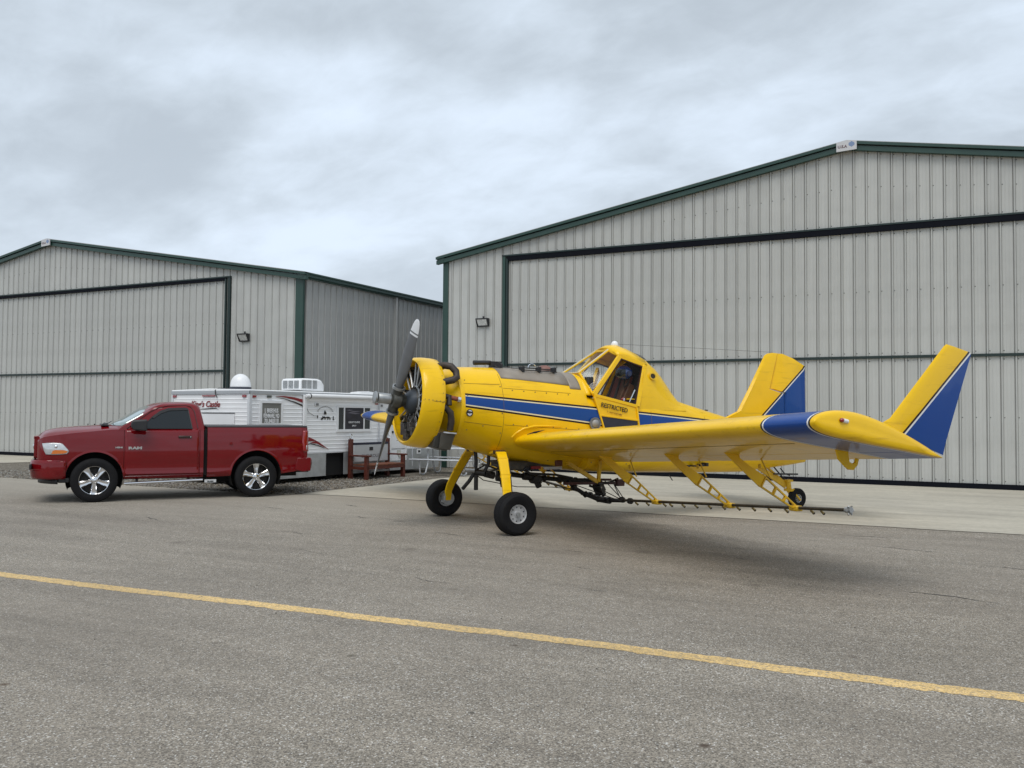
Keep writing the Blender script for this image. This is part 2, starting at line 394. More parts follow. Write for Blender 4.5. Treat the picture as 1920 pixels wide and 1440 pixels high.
# ------------------------------------------------------------------ ground
def ground_mat(name, col, speck, spscale, light_speck, patch, patch_col, bump, stains=(), dust=False):
    m = bpy.data.materials.new(name); m.use_nodes = True
    t = m.node_tree; b = t.nodes['Principled BSDF']; L = t.links.new
    b.inputs['Specular IOR Level'].default_value = 0.3
    c = t.nodes.new('ShaderNodeTexCoord')
    def N(scale, det, rough=0.6, sx=1, sy=1, off=0):
        mp = t.nodes.new('ShaderNodeMapping'); mp.inputs['Scale'].default_value = (sx, sy, 1); mp.inputs['Location'].default_value = (off, off * 0.7, 0)
        L(c.outputs['Object'], mp.inputs[0])
        n = t.nodes.new('ShaderNodeTexNoise'); n.inputs['Scale'].default_value = scale; n.inputs['Detail'].default_value = det
        n.inputs['Roughness'].default_value = rough
        L(mp.outputs[0], n.inputs['Vector']); return n.outputs['Fac']
    def MR(v, a, b_, c_, d):
        r_ = t.nodes.new('ShaderNodeMapRange'); L(v, r_.inputs[0])
        for i, q in enumerate((a, b_, c_, d)): r_.inputs[i + 1].default_value = q
        return r_.outputs[0]
    def MIX(f, a, b_):
        x = t.nodes.new('ShaderNodeMix'); x.data_type = 'RGBA'
        if isinstance(f, float): x.inputs['Factor'].default_value = f
        else: L(f, x.inputs['Factor'])
        for k, q in (('A', a), ('B', b_)):
            if isinstance(q, tuple): x.inputs[k].default_value = (*q, 1)
            else: L(q, x.inputs[k])
        return x.outputs['Result']
    def SCL(colr, v):
        s = t.nodes.new('ShaderNodeVectorMath'); s.operation = 'SCALE'
        if isinstance(colr, tuple): s.inputs[0].default_value = colr
        else: L(colr, s.inputs[0])
        L(v, s.inputs['Scale']); return s.outputs[0]
    vo = t.nodes.new('ShaderNodeTexVoronoi'); vo.inputs['Scale'].default_value = spscale
    L(c.outputs['Object'], vo.inputs['Vector'])
    sp = t.nodes.new('ShaderNodeSeparateColor'); L(vo.outputs['Color'], sp.inputs[0])
    x = SCL(col, MR(sp.outputs[0], 0, 1, 1 - speck, 1 + speck))
    x = MIX(MR(sp.outputs[1], 0.90, 0.97, 0, light_speck), x, (0.62, 0.60, 0.56))
    x = MIX(MR(sp.outputs[2], 0.86, 0.98, 0, light_speck * 0.8), x, tuple(q * 0.3 for q in col))
    x = MIX(MR(N(0.35, 5, 0.6), 0.42, 0.68, 0, patch), x, patch_col)
    x = SCL(x, MR(N(0.9, 8, 0.68, 0.35, 1.9, 4.0), 0.3, 0.7, 0.80, 1.15))
    x = SCL(x, MR(N(7.0, 5, 0.7, 1, 1, 9.0), 0.3, 0.72, 0.90, 1.10))
    if dust:
        sx3 = t.nodes.new('ShaderNodeSeparateXYZ'); L(c.outputs['Object'], sx3.inputs[0])
        fy = MR(sx3.outputs[1], 10.0, 15.0, 0, 1); fx = MR(sx3.outputs[0], -9.0, -4.5, 1, 0)
        mu = t.nodes.new('ShaderNodeMath'); mu.operation = 'MULTIPLY'; L(fy, mu.inputs[0]); L(fx, mu.inputs[1])
        m2 = t.nodes.new('ShaderNodeMath'); m2.operation = 'MULTIPLY'; L(mu.outputs[0], m2.inputs[0]); L(MR(N(0.8, 6, 0.65, 0.4, 1.5, 2.0), 0.3, 0.7, 0.45, 0.85), m2.inputs[1])
        x = MIX(m2.outputs[0], x, (0.37, 0.34, 0.285))
    for (sx_, sy_, rad, col_, amt) in stains:
        mp = t.nodes.new('ShaderNodeMapping'); mp.inputs['Location'].default_value = (-sx_, -sy_, 0)
        L(c.outputs['Object'], mp.inputs[0])
        wob = t.nodes.new('ShaderNodeTexNoise'); wob.inputs['Scale'].default_value = 14; wob.inputs['Detail'].default_value = 5
        L(c.outputs['Object'], wob.inputs['Vector'])
        ln = t.nodes.new('ShaderNodeVectorMath'); ln.operation = 'LENGTH'; L(mp.outputs[0], ln.inputs[0])
        ad = t.nodes.new('ShaderNodeMath'); ad.operation = 'MULTIPLY_ADD'; ad.inputs[1].default_value = rad * 1.6; L(wob.outputs['Fac'], ad.inputs[0]); L(ln.outputs['Value'], ad.inputs[2])
        x = MIX(MR(ad.outputs[0], rad * 0.9, rad * 1.7, amt, 0.0), x, col_)
    L(x, b.inputs['Base Color'])
    L(MR(sp.outputs[0], 0, 1, 0.75, 0.95), b.inputs['Roughness'])
    bp = t.nodes.new('ShaderNodeBump'); bp.inputs['Strength'].default_value = bump; bp.inputs['Distance'].default_value = 0.006
    L(vo.outputs['Distance'], bp.inputs['Height']); L(bp.outputs[0], b.inputs['Normal'])
    return m

STAINS = [(-6.3, 9.6, 0.16, (0.10, 0.085, 0.07), 0.5), (-3.6, 10.9, 0.22, (0.11, 0.095, 0.08), 0.5), (-1.9, 9.3, 0.13, (0.10, 0.085, 0.07), 0.5), (-9.3, 8.6, 0.18, (0.12, 0.10, 0.085), 0.5), (-6.9, 12.6, 0.2, (0.07, 0.06, 0.05), 0.55), (-8.1, 12.0, 0.12, (0.06, 0.05, 0.04), 0.6), (-3.9, 5.2, 0.05, (0.06, 0.05, 0.03), 0.6), (-0.7, 6.9, 0.06, (0.08, 0.06, 0.045), 0.6), (-5.0, 5.0, 0.06, (0.09, 0.075, 0.06), 0.5), (-1.22, 4.68, 0.05, (0.045, 0.025, 0.015), 0.8), (-5.42, 3.62, 0.05, (0.07, 0.04, 0.02), 0.7), (-5.2, 3.0, 0.03, (0.03, 0.025, 0.02), 0.7),
          (-3.0, 6.02, 0.05, (0.04, 0.025, 0.015), 0.7), (-0.42, 4.85, 0.04, (0.05, 0.03, 0.02), 0.7), (-2.55, 4.55, 0.035, (0.03, 0.03, 0.025), 0.6)]
ASPH = ground_mat('asphalt', (0.255, 0.226, 0.186), 0.50, 120, 0.9, 0.45, (0.205, 0.180, 0.150), 0.7, STAINS, True)
CONC = ground_mat('concrete', (0.44, 0.41, 0.34), 0.06, 60, 0.08, 0.6, (0.35, 0.325, 0.275), 0.1)
GRAVB = ground_mat('gravel_bed', (0.155, 0.135, 0.108), 0.5, 34, 0.6, 0.3, (0.11, 0.105, 0.075), 1.0)
LINE = ground_mat('line_paint', (0.67, 0.47, 0.205), 0.28, 105, 0.35, 0.5, (0.46, 0.34, 0.18), 0.4)
# worn paint: let the asphalt show through small chips
_t = LINE.node_tree; _b = _t.nodes['Principled BSDF']; _src = _b.inputs['Base Color'].links[0].from_socket
_c = _t.nodes.new('ShaderNodeTexCoord'); _n = _t.nodes.new('ShaderNodeTexNoise'); _n.inputs['Scale'].default_value = 26; _n.inputs['Detail'].default_value = 8; _n.inputs['Roughness'].default_value = 0.75
_t.links.new(_c.outputs['Object'], _n.inputs['Vector'])
_r = _t.nodes.new('ShaderNodeMapRange'); _r.inputs[1].default_value = 0.52; _r.inputs[2].default_value = 0.62; _t.links.new(_n.outputs['Fac'], _r.inputs[0])
_x = _t.nodes.new('ShaderNodeMix'); _x.data_type = 'RGBA'; _t.links.new(_r.outputs[0], _x.inputs['Factor']); _t.links.new(_src, _x.inputs['A'])
_x.inputs['B'].default_value = (0.235, 0.20, 0.155, 1); _t.links.new(_x.outputs['Result'], _b.inputs['Base Color'])

def sheet(name, poly, z, m_, label, cat='ground'):
    g = M(); g.add([(x, y, z) for x, y in poly], [tuple(range(len(poly)))])
    return g.obj(name, m_, label=label, kind='structure', category=cat)
sheet('asphalt_ground', [(-700, -700), (700, -700), (700, 700), (-700, 700)], 0.0, ASPH, 'weathered grey asphalt apron covering the foreground')
def wob_edge(p0, p1, n, amp):
    return [(p0[0] + (p1[0] - p0[0]) * i / n + random.uniform(-amp, amp), p0[1] + (p1[1] - p0[1]) * i / n + random.uniform(-amp, amp)) for i in range(n + 1)]
sheet('concrete_apron', wob_edge((-12.6, 15.0), (12.5, 15.5), 50, 0.03) + [(12.5, 24.7), (-12.3, 24.7)], 0.008, CONC, 'pale concrete apron in front of the right hangar')
sheet('concrete_apron', wob_edge((-45, 18.2), (-28.1, 18.3), 30, 0.03) + [(-27.8, 19.6), (-27.2, 21.95), (-45, 21.95)], 0.012, CONC, 'pale concrete apron in front of the left hangar door')
sheet('gravel_bed', wob_edge((-45, 14.2), (-12.58, 14.75), 70, 0.10) + [(-12.32, 24.5), (-12.3, 60), (-45, 60)], 0.004, GRAVB, 'brown gravel ground between the two hangars')

# loose stones lying on the gravel near the asphalt edge
def stones(name, n, region, smin, smax, label):
    base = np.array([(1, 0, 0), (-1, 0, 0), (0, 1, 0), (0, -1, 0), (0, 0, 1), (0, 0, -1)], float)
    tri = np.array([(0, 2, 4), (2, 1, 4), (1, 3, 4), (3, 0, 4), (2, 0, 5), (1, 2, 5), (3, 1, 5), (0, 3, 5)])
    P = region(n); n = len(P)
    s = rng.uniform(smin, smax, (n, 1, 1)) * rng.uniform(0.6, 1.3, (n, 6, 1))
    V = base[None] * s * np.array([1, 1, 0.6])
    a = rng.uniform(0, 6.28, n); ca, sa = np.cos(a)[:, None], np.sin(a)[:, None]
    X = V[:, :, 0] * ca - V[:, :, 1] * sa; Y = V[:, :, 0] * sa + V[:, :, 1] * ca
    V = np.stack([X + P[:, 0:1], Y + P[:, 1:2], V[:, :, 2] + P[:, 2:3]], -1).reshape(-1, 3)
    F = (tri[None] + (np.arange(n) * 6)[:, None, None]).reshape(-1, 3)
    me = bpy.data.meshes.new(name); me.from_pydata(V.tolist(), [], F.tolist())
    for m_ in (mat('stone_tan', (0.20, 0.17, 0.13), 0.9, var=0.3, vscale=40), mat('stone_grey', (0.26, 0.25, 0.23), 0.9, var=0.3, vscale=40), mat('stone_dark', (0.09, 0.08, 0.065), 0.9)):
        me.materials.append(m_)
    me.polygons.foreach_set('material_index', np.repeat(rng.integers(0, 3, n), 8).astype(np.int32))
    o = bpy.data.objects.new(name, me); COL.objects.link(o)
    o['kind'] = 'stuff'; o['label'] = label; o['category'] = 'gravel'
def reg(n):
    y = 14.55 + rng.beta(1.0, 1.8, n) * 6.0
    x = -12.45 - rng.beta(1.0, 1.3, n) * 12.0 - (24.6 - y) * 0.02
    return np.stack([x, y, np.full(n, 0.012)], -1)
stones('gravel_stones', 16000, reg, 0.010, 0.032, 'loose brown and grey stones on the gravel strip')
def reg2(n):
    x = rng.uniform(-13.5, 0, n); y = rng.uniform(4.0, 14.5, n)
    return np.stack([x, y, np.full(n, 0.003)], -1)
stones('asphalt_grit', 500, reg2, 0.003, 0.009, 'grit scattered over the asphalt')

# painted line
ln = M()
N_ = 420; top = []; bot = []
for i in range(N_ + 1):
    x = -13.5 + 16 * i / N_
    yc = 6.02 + (x + 9.1) * 0.040
    if x < -3.2: yc = 6.30 - ((-3.2 - x) * 0.055)
    else: yc = 6.30 + (x + 3.2) * 0.026
    w = 0.088
    wb = .012 * math.sin(x * 1.9) + .006 * math.sin(x * 7.3)
    top.append((x, yc + w + wb + random.gauss(0, .007), 0.002)); bot.append((x, yc - w + wb + random.gauss(0, .007), 0.002))
ln.add(top + bot, [(i, i + 1, N_ + 2 + i, N_ + 1 + i) for i in range(N_)])
ln.obj('yellow_line', LINE, kind='structure', category='painted line', label='worn yellow painted line running across the asphalt')
# tar-filled cracks
TAR = mat('crack_tar', (0.03, 0.028, 0.026), 0.7, var=0.3, vscale=10)
ck = M()
def crack(p0, p1, w):
    n = 22; a = []; b = []
    dx, dy = p1[0] - p0[0], p1[1] - p0[1]; l = math.hypot(dx, dy); nx, ny = -dy / l, dx / l
    off = 0
    for i in range(n + 1):
        off += random.uniform(-.02, .02); ww = w * random.uniform(0.4, 1.3) * (0.2 + 0.8 * math.sin(math.pi * min(max(i / n, .03), .97)))
        x, y = p0[0] + dx * i / n + nx * off, p0[1] + dy * i / n + ny * off
        a.append((x + nx * ww, y + ny * ww, 0.0025)); b.append((x - nx * ww, y - ny * ww, 0.0025))
    ck.add(a + b, [(i, i + 1, n + 2 + i, n + 1 + i) for i in range(n)])
for c_ in [((-0.62, 9.72), (0.33, 9.55), .012), ((-6.9, 11.15), (-6.35, 11.05), .012), ((-5.2, 8.0), (-4.6, 7.9), .006), ((-4.62, 10.55), (-4.2, 10.5), .01),
                                             ((-10.9, 16.8), (-10.3, 16.7), .015), ((-9.1, 12.2), (-8.75, 12.15), .012), ((-2.5, 11.0), (-2.3, 10.95), .012), ((-10.4, 13.6), (-10.0, 13.5), .02), ((0.2, 11.9), (0.9, 11.75), .01), ((-4.0, 9.4), (-3.7, 9.36), .008), ((-7.6, 8.9), (-7.2, 8.85), .006), ((-3.4, 8.3), (-3.1, 8.22), .006), ((-1.0, 12.9), (-0.2, 12.75), .012), ((-6.2, 7.4), (-5.95, 7.36), .005),
           ((-12.0, 10.4), (-11.4, 10.2), .012), ((-2.1, 7.4), (-1.8, 7.36), .005), ((-8.9, 10.1), (-8.3, 10.0), .008), ((-11.5, 12.6), (-10.9, 12.5), .014), ((-1.6, 13.9), (-0.9, 13.8), .014)]:
    crack(*c_)
ck.obj('pavement_cracks', TAR, kind='structure', category='cracks', label='dark tar filled cracks in the asphalt')

# ------------------------------------------------------------------ hangars
RIB = 0.3048
PROF = [(0.000, 0.0), (0.002, -0.030), (0.016, -0.030), (0.018, 0.0), (0.032, 0.034), (0.052, 0.034), (0.066, 0.0), (0.068, -0.012), (0.075, -0.012), (0.077, 0.0),
        (0.142, 0.0), (0.148, 0.004), (0.156, 0.004), (0.162, 0.0), (0.226, 0.0), (0.232, 0.004), (0.240, 0.004), (0.246, 0.0), (0.3048, 0.0)]
def panel_mesh(x0, x1, u0, zb, zt):
    """one corrugated sheet between local x0..x1 (rib phase u0 at x0), outward -y; zb/zt functions of x"""
    us = [(x0 + u, d) for u, d in PROF if u0 <= u <= u0 + (x1 - x0) + 1e-6]
    if u0 > 0:
        us = [(x0 - u0 + u, d) for u, d in PROF if u0 < u < u0 + (x1 - x0)]
        us = [(x0, 0.0)] + us + [(x1, 0.0)]
    elif us[-1][0] < x1 - 1e-5: us.append((x1, 0.0))
    g = M(); n = len(us)
    vs_ = [(x, -d, zb(x)) for x, d in us] + [(x, -d, zt(x)) for x, d in us]
    g.add(vs_, [(i, i + 1, n + i + 1, n + i) for i in range(n - 1)])
    if u0 == 0 and x1 - x0 > .2:                    # fastener heads beside the rib
        xm = x0 + .092
        z0_, z1_ = zb(xm), zt(xm); h = z1_ - z0_
        for z in ([z0_ + .06, z1_ - .06] if h < 1.2 else [z0_ + .07, z0_ + h * .52, z1_ - .07]):
            q = .012; g.add([(xm - q, -.001, z - q), (xm + q, -.001, z - q), (xm + q, -.001, z + q), (xm - q, -.001, z + q), (xm, -.012, z)], [(0, 1, 4), (1, 2, 4), (2, 3, 4), (3, 0, 4)], 1)
    return g
SCREW = mat('screw_head', (0.10, 0.10, 0.095), 0.5, metal=0.3)
def panel_run(x0, x1, phase, zb, zt, m_, parent, y=0.0, name='siding_panel'):
    """row of sheets; every sheet is an object; level rows share one mesh"""
    k = math.floor((x0 - phase) / RIB); share = None
    lvl = abs(zb(x0) - zb(x1)) < 1e-6 and abs(zt(x0) - zt(x1)) < 1e-6
    while True:
        a = phase + k * RIB; b = a + RIB; k += 1
        if a >= x1 - 0.01: break
        if b <= x0 + 0.01: continue
        full = a >= x0 - 1e-6 and b <= x1 + 1e-6
        if full and lvl:
            if share is None:
                share = panel_mesh(0, RIB, 0, zb, zt).mesh(name, [m_, SCREW], 20)
            o = bpy.data.objects.new(name, share); COL.objects.link(o); o.parent = parent; o.location = (a, y, 0)
            o.location.y += random.uniform(-.001, .001)
        else:
            s, e_ = max(a, x0), min(b, x1)
            g = panel_mesh(s, e_, s - a, zb, zt)
            g.obj(name, [m_, SCREW], parent, angle=20, loc=(0, y, 0))

def wall_light(parent, x, z):
    o = M(); o.prism([(x - .2, -.19, z + .09), (x + .2, -.19, z + .09), (x + .2, -.06, z - .11), (x - .2, -.06, z - .11)], (0, .001, 0))
    h = M()
    h.box((x - .21, -.20, z + .085), (x + .21, -.036, z + .125))
    h.box((x - .21, -.07, z - .135), (x + .21, -.036, z + .085))
    for s in (-1, 1):
        h.prism([(x + s * .21, -.20, z + .085), (x + s * .21, -.07, z + .085), (x + s * .21, -.07, z - .135), (x + s * .21, -.09, z - .135)], (-s * .035, 0, 0))
    h.box((x - .03, -.06, z + .125), (x + .03, -.036, z + .2))
    H = h.obj('wall_light', BLACKPL, parent, bevel=.004)
    o.obj('light_lens', mat('frosted_lens', (0.66, 0.66, 0.63), 0.3, var=0.2, vscale=20), H)

def hangar(name, ox, oy, half, ze, za, doorhalf, zd1, zd2, zh, trimw, phase, label, lights, sign, depth=22.0, side_r=True):
    rt = empty(name, (ox, oy, 0), 0, label, 'hangar', 'metal aircraft hangars')
    slope = (za - ze) / half
    fz = lambda x: za - slope * abs(x)          # top of wall under fascia
    fb = 0.20
    z_top = lambda x: fz(x) - fb + 0.03
    wl_ = half - trimw
    # front siding: both ends, above the door; the strip over the ridge is split at x = 0
    for s0, s1 in ((-wl_, -doorhalf - .2), (doorhalf + .2, wl_)):
        panel_run(s0, s1, phase, lambda x: 0.02, z_top, SIDING, rt)
    for s0, s1 in ((-doorhalf - .2, 0.0), (0.0, doorhalf + .2)):
        panel_run(s0, s1, phase, lambda x: zd2, z_top, SIDING, rt)
    # door: one thing's part with its own sheets
    d = M()
    d.box((-doorhalf, -.055, 0.012), (doorhalf, .05, 0.135), 1)
    d.box((-doorhalf, -.05, zh - .035), (doorhalf, .04, zh + .035), 0)
    door = d.obj('hangar_door', [GREENDK, BLACKTRIM], rt)
    panel_run(-doorhalf, doorhalf, phase, lambda x: 0.135, lambda x: zh - .035, SIDING, door, y=0.004)
    panel_run(-doorhalf, doorhalf, phase, lambda x: zh + .035, lambda x: zd1, SIDING, door, y=0.004)
    M().box((-doorhalf, -.075, zd1), (doorhalf, .03, zd2 - .03)).obj('door_header', BLACKTRIM, rt)
    M().box((-doorhalf - .2, -.085, zd2 - .028), (doorhalf + .2, .03, zd2 + .015)).obj('header_flashing', GREENDK, rt)
    for s in (-1, 1):
        a, b = sorted((s * (doorhalf + .09), s * (doorhalf + .19)))
        M().box((a, -.07, 0.012), (b, .03, zd2 - .03)).obj('door_jamb', GREEN if trimw < .2 else GREENDK, rt, bevel=.006)
        a, b = sorted((s * (doorhalf - .01), s * (doorhalf + .045)))
        M().box((a, -.10, 0.012), (b, .02, zd1 + .05)).obj('door_edge', GREENDK, rt)
        a, b = sorted((s * (doorhalf + .045), s * (doorhalf + .09)))
        M().box((a, -.03, 0.012), (b, .03, zd2 - .03)).obj('jamb_strip', SIDING if trimw > .2 else GREENDK, rt)
    # corner trim and side walls
    for s in (-1, 1):
        a, b = sorted((s * wl_, s * half))
        t = M(); t.box((a, -.045, 0.012), (b, .0, fz(half) - .1))
        a, b = sorted((s * (half - .03), s * (half + .045)))
        t.box((a, -.043, 0.012), (b, .05 if trimw > .2 else .12, fz(half) - .1))
        t.obj('corner_trim', GREEN, rt, bevel=.006)
        # side sheets, facing outwards
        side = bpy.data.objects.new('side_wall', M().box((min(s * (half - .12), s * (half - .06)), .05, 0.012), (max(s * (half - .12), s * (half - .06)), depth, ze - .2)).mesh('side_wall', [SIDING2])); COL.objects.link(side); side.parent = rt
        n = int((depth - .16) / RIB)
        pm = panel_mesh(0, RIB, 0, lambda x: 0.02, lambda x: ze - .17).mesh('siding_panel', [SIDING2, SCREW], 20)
        lim = n if s * side_r > 0 else 0
        for k in range(n):
            o = bpy.data.objects.new('siding_panel', pm); COL.objects.link(o); o.parent = side
            if s > 0: o.matrix_local = Matrix.Translation((half, .16 + k * RIB, 0)) @ Matrix.Rotation(R(90), 4, 'Z')
            else: o.matrix_local = Matrix.Translation((-half, .16 + (k + 1) * RIB, 0)) @ Matrix.Rotation(R(-90), 4, 'Z')
        e_ = M(); x0, x1 = sorted((s * (half - .02), s * (half + .24)))
        prof = [(half - .04, ze - .17), (half + .13, ze - .17), (half + .13, ze - .13), (half + .2, ze - .13), (half + .2, ze - .04), (half + .24, ze - .04), (half + .24, ze + .0), (half - .04, ze + .0)]
        e_.prism([(s * x, -.16, z - (.0)) for x, z in prof], (0, depth + .3, 0))
        e_.obj('eave_gutter', GREEN, rt)
    # downspout on the visible side
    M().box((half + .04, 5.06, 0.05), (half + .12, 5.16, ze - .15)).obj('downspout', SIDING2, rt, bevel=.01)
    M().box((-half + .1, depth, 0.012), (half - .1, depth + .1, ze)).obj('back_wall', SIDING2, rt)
    # fascia in two steps along each slope
    for s in (-1, 1):
        g = M()
        for (zt, zb, yo) in ((0.0, 0.075, -.20), (0.075, fb, -.155)):
            P = [(s * 0.0, zt), (s * (half + .24), zt), (s * (half + .24), zb), (s * 0.0, zb)]
            g.prism([(x, yo, fz(abs(x)) - z + (.03 if zt == 0 else 0)) for x, z in P], (0, .18 if zt == 0 else .13, 0))
        g.obj('gable_fascia', GREEN, rt)
        r_ = M(); r_.prism([(0, -.18, za + .01), (s * (half + .2), -.18, fz(half + .2) + .01), (s * (half + .2), -.18, fz(half + .2) + .05), (0, -.18, za + .05)], (0, depth + .3, 0))
        r_.obj('roof', ROOF, rt)
    # ridge cap plate with small print
    sw, (sxc) = sign
    c = M(); c.prism([(sxc - sw, -.235, fz(sxc - sw) - .215), (sxc + sw, -.235, fz(sxc + sw) - .19), (sxc + sw, -.235, fz(sxc + sw) + .03), (0 if sxc < 0 < sxc + sw else sxc, -.235, za + .03), (sxc - sw, -.235, fz(sxc - sw) + .03)], (0, .033, 0))
    plate = c.obj('ridge_plate', mat('ridge_plate_white', (0.55, 0.55, 0.56), 0.4, dirt=((0.35, 0.3, 0.3), 0.4, 25)), rt)
    t = text('plate_lettering', 'U.S.A', .10, mat('plate_ink', (0.16, 0.11, 0.12), 0.5), plate, (sxc - sw * .86, -.237, za - .165), bold=.004)
    if sw > .2:
        b_ = M(); b_.prism([(sxc + sw * .5 + .075 * math.cos(k * math.pi / 6), -.237, za - .085 + (.075 if k % 2 else .058) * math.sin(k * math.pi / 6)) for k in range(12)], (0, .002, 0))
        b_.obj('plate_emblem', mat('plate_emblem_blue', (0.18, 0.25, 0.40), 0.5), plate)
    for x, z in lights: wall_light(rt, x, z)
    return rt

hangar('hangar', -2.58, 24.59, 12.33, 6.83, 8.94, 10.0, 6.534, 6.715, 3.283, 0.15, -5.1735 + 2.58 - .036 + RIB, 'larger beige metal hangar with green trim behind the yellow airplane', [(-13.44 + 2.58, 4.64)], (0.25, 0.0), side_r=False)
hangar('hangar', -30.7, 21.883, 12.19, 6.16, 8.19, 8.99, 6.111, 6.235, 3.110, 0.25, -33.49 + 30.7 - .036, 'smaller beige metal hangar with green trim behind the red pickup', [(-20.85 + 30.7, 4.18)], (0.24, 0.0), depth=22.0)

# ------------------------------------------------------------------ crop duster (x aft, y right, z up; origin between the main wheels)
PL = empty('crop_duster', (-6.7812, 12.2790, 0), math.atan2(0.80649321, 0.59124336), 'yellow and blue radial engined crop dusting airplane with upturned wingtips', 'airplane')

def striped(name, base, bands):
    """paint with flat printed bands: bands = [(expr_coeffs (ax, ay_abs, az, c) for lower edge, upper width, colour, (xmin,xmax))]"""
    m = base.copy(); m.name = name
    t = m.node_tree; b = t.nodes['Principled BSDF']; L = t.links.new
    src = b.inputs['Base Color'].links[0].from_socket
    c = t.nodes.new('ShaderNodeTexCoord'); s = t.nodes.new('ShaderNodeSeparateXYZ'); L(c.outputs['Object'], s.inputs[0])
    ab = t.nodes.new('ShaderNodeMath'); ab.operation = 'ABSOLUTE'; L(s.outputs[1], ab.inputs[0])
    def lin(co):
        acc = None
        for v_, k in ((s.outputs[0], co[0]), (ab.outputs[0], co[1]), (s.outputs[2], co[2])):
            if k == 0: continue
            mm = t.nodes.new('ShaderNodeMath'); mm.operation = 'MULTIPLY_ADD'; mm.inputs[1].default_value = k
            L(v_, mm.inputs[0])
            if acc is None: mm.inputs[2].default_value = co[3]
            else: L(acc, mm.inputs[2])
            acc = mm.outputs[0]
        return acc
    def step(co):
        g = t.nodes.new('ShaderNodeMath'); g.operation = 'GREATER_THAN'; g.inputs[1].default_value = 0; L(lin(co), g.inputs[0]); return g.outputs[0]
    cur = src
    for conds, colr in bands:
        f = None
        for co in conds:
            v_ = step(co)
            if f is None: f = v_
            else:
                mm = t.nodes.new('ShaderNodeMath'); mm.operation = 'MULTIPLY'; L(f, mm.inputs[0]); L(v_, mm.inputs[1]); f = mm.outputs[0]
        x = t.nodes.new('ShaderNodeMix'); x.data_type = 'RGBA'; L(f, x.inputs['Factor']); L(cur, x.inputs['A']); x.inputs['B'].default_value = (*colr, 1)
        cur = x.outputs['Result']
    L(cur, b.inputs['Base Color'])
    return m
C_BLUE, C_DK, C_CREAM = (0.002, 0.050, 0.25), (0.014, 0.005, 0.004), (0.74, 0.66, 0.42)

# fuselage stripe: z between lines in x
UP0, UPM = 1.980, -0.0775
LO0, LOM = 1.805, -0.118
def above(z0, m_): return (-m_, 0, 1, -z0)       # z - (z0 + m x) > 0
def below(z0, m_): return (m_, 0, -1, z0)
FUSP = striped('fuselage_paint', YELLOW, [
    ([above(LO0 - .028, LOM), below(UP0 + .030, UPM)], C_DK),
    ([above(LO0 + .0, LOM), below(UP0 + .002, UPM)], C_CREAM),
    ([above(LO0 + .019, LOM), below(UP0 - .016, UPM)], C_BLUE)])

FT = [  # x, top, bottom, half width, exponent
    (-.56, 2.46, 1.28, .60, 2.0), (-.3, 2.475, 1.21, .61, 2.05), (0, 2.48, 1.12, .61, 2.1), (.4, 2.48, 1.01, .61, 2.2), (1.0, 2.46, .90, .61, 2.3), (1.5, 2.435, .83, .61, 2.35),
    (1.64, 2.425, .816, .61, 2.4), (1.66, 2.08, .815, .608, 5.0), (1.76, 2.05, .81, .607, 5.0), (2.3, 1.955, .785, .603, 5.0), (2.58, 1.90, .775, .60, 4.5), (2.62, 2.03, .772, .60, 4.5), (3.0, 2.03, .765, .585, 4.0), (3.4, 2.02, .75, .55, 3.4),
    (3.75, 2.00, .74, .505, 2.8), (4.05, 1.93, .73, .465, 2.5), (4.5, 1.825, .715, .40, 2.2), (5.3, 1.635, .71, .29, 2.2), (6.0, 1.47, .765, .19, 2.1), (6.6, 1.33, .82, .11, 2.0), (6.93, 1.25, .86, .05, 2.0)]
def fus_ring(x, n=40, grow=0.0, seg=None):
    zt, zb, hw, ex = interp(FT, x)
    zc, hz = (zt + zb) / 2, (zt - zb) / 2
    pts = []
    rg = [2 * math.pi * i / n for i in range(n)] if seg is None else [seg[0] + (seg[1] - seg[0]) * i / n for i in range(n + 1)]
    for a in rg:
        ca, sa = math.cos(a), math.sin(a)
        pts.append(Vector((x, math.copysign(abs(ca) ** (2 / ex), ca) * (hw + grow), zc + math.copysign(abs(sa) ** (2 / ex), sa) * (hz + grow))))
    return pts
fs = M()
xs = sorted(set([t[0] for t in FT] + [-.45, -.15, .2, .6, .8, 1.25, 2.0, 3.2, 3.6, 4.25, 4.9, 5.65, 6.3]))
fs.loft([fus_ring(x) for x in xs])
FUS = fs.obj('fuselage', FUSP, PL, angle=40)
# firewall rim, panel seams and fasteners
r_ = M(); r_.loft([fus_ring(-.575, grow=.004), fus_ring(-.545, grow=.012), fus_ring(-.51, grow=.006)], cap=(False, False)); r_.obj('cowl_rim', YELLOW, PL)
SEAM = mat('panel_seam', (0.16, 0.085, 0.006), 0.6)
sm = M()
def fus_pt(x, z, side=-1, grow=.003):
    zt, zb, hw, ex = interp(FT, x); zc, hz = (zt + zb) / 2, (zt - zb) / 2
    s = min(0.999, abs((z - zc) / hz)); return Vector((x, side * ((hw) * (1 - s ** ex) ** (1 / ex) + grow), z))
for side in (-1, 1):
    for pts in ([(x, 2.20 - .012 * (x + .5)) for x in np.linspace(-.5, .1, 8)], [(.13, z) for z in np.linspace(2.36, 1.2, 16)], [(x, 2.14 - .05 * (x - .13)) for x in np.linspace(.15, 1.35, 10)],
                [(x, 1.62 - .115 * (x + .5)) for x in np.linspace(-.5, .11, 8)], [(x, 1.585 - .06 * x) for x in np.linspace(.15, 1.75, 12)], [(2.9, z) for z in np.linspace(1.9, 1.2, 8)], [(4.2, z) for z in np.linspace(1.8, .9, 10)]):
        sm.tube([fus_pt(x, z, side, .0) for x, z in pts], .0028, 5)
sm.obj('panel_seams', SEAM, PL, kind='stuff')
ft = M()
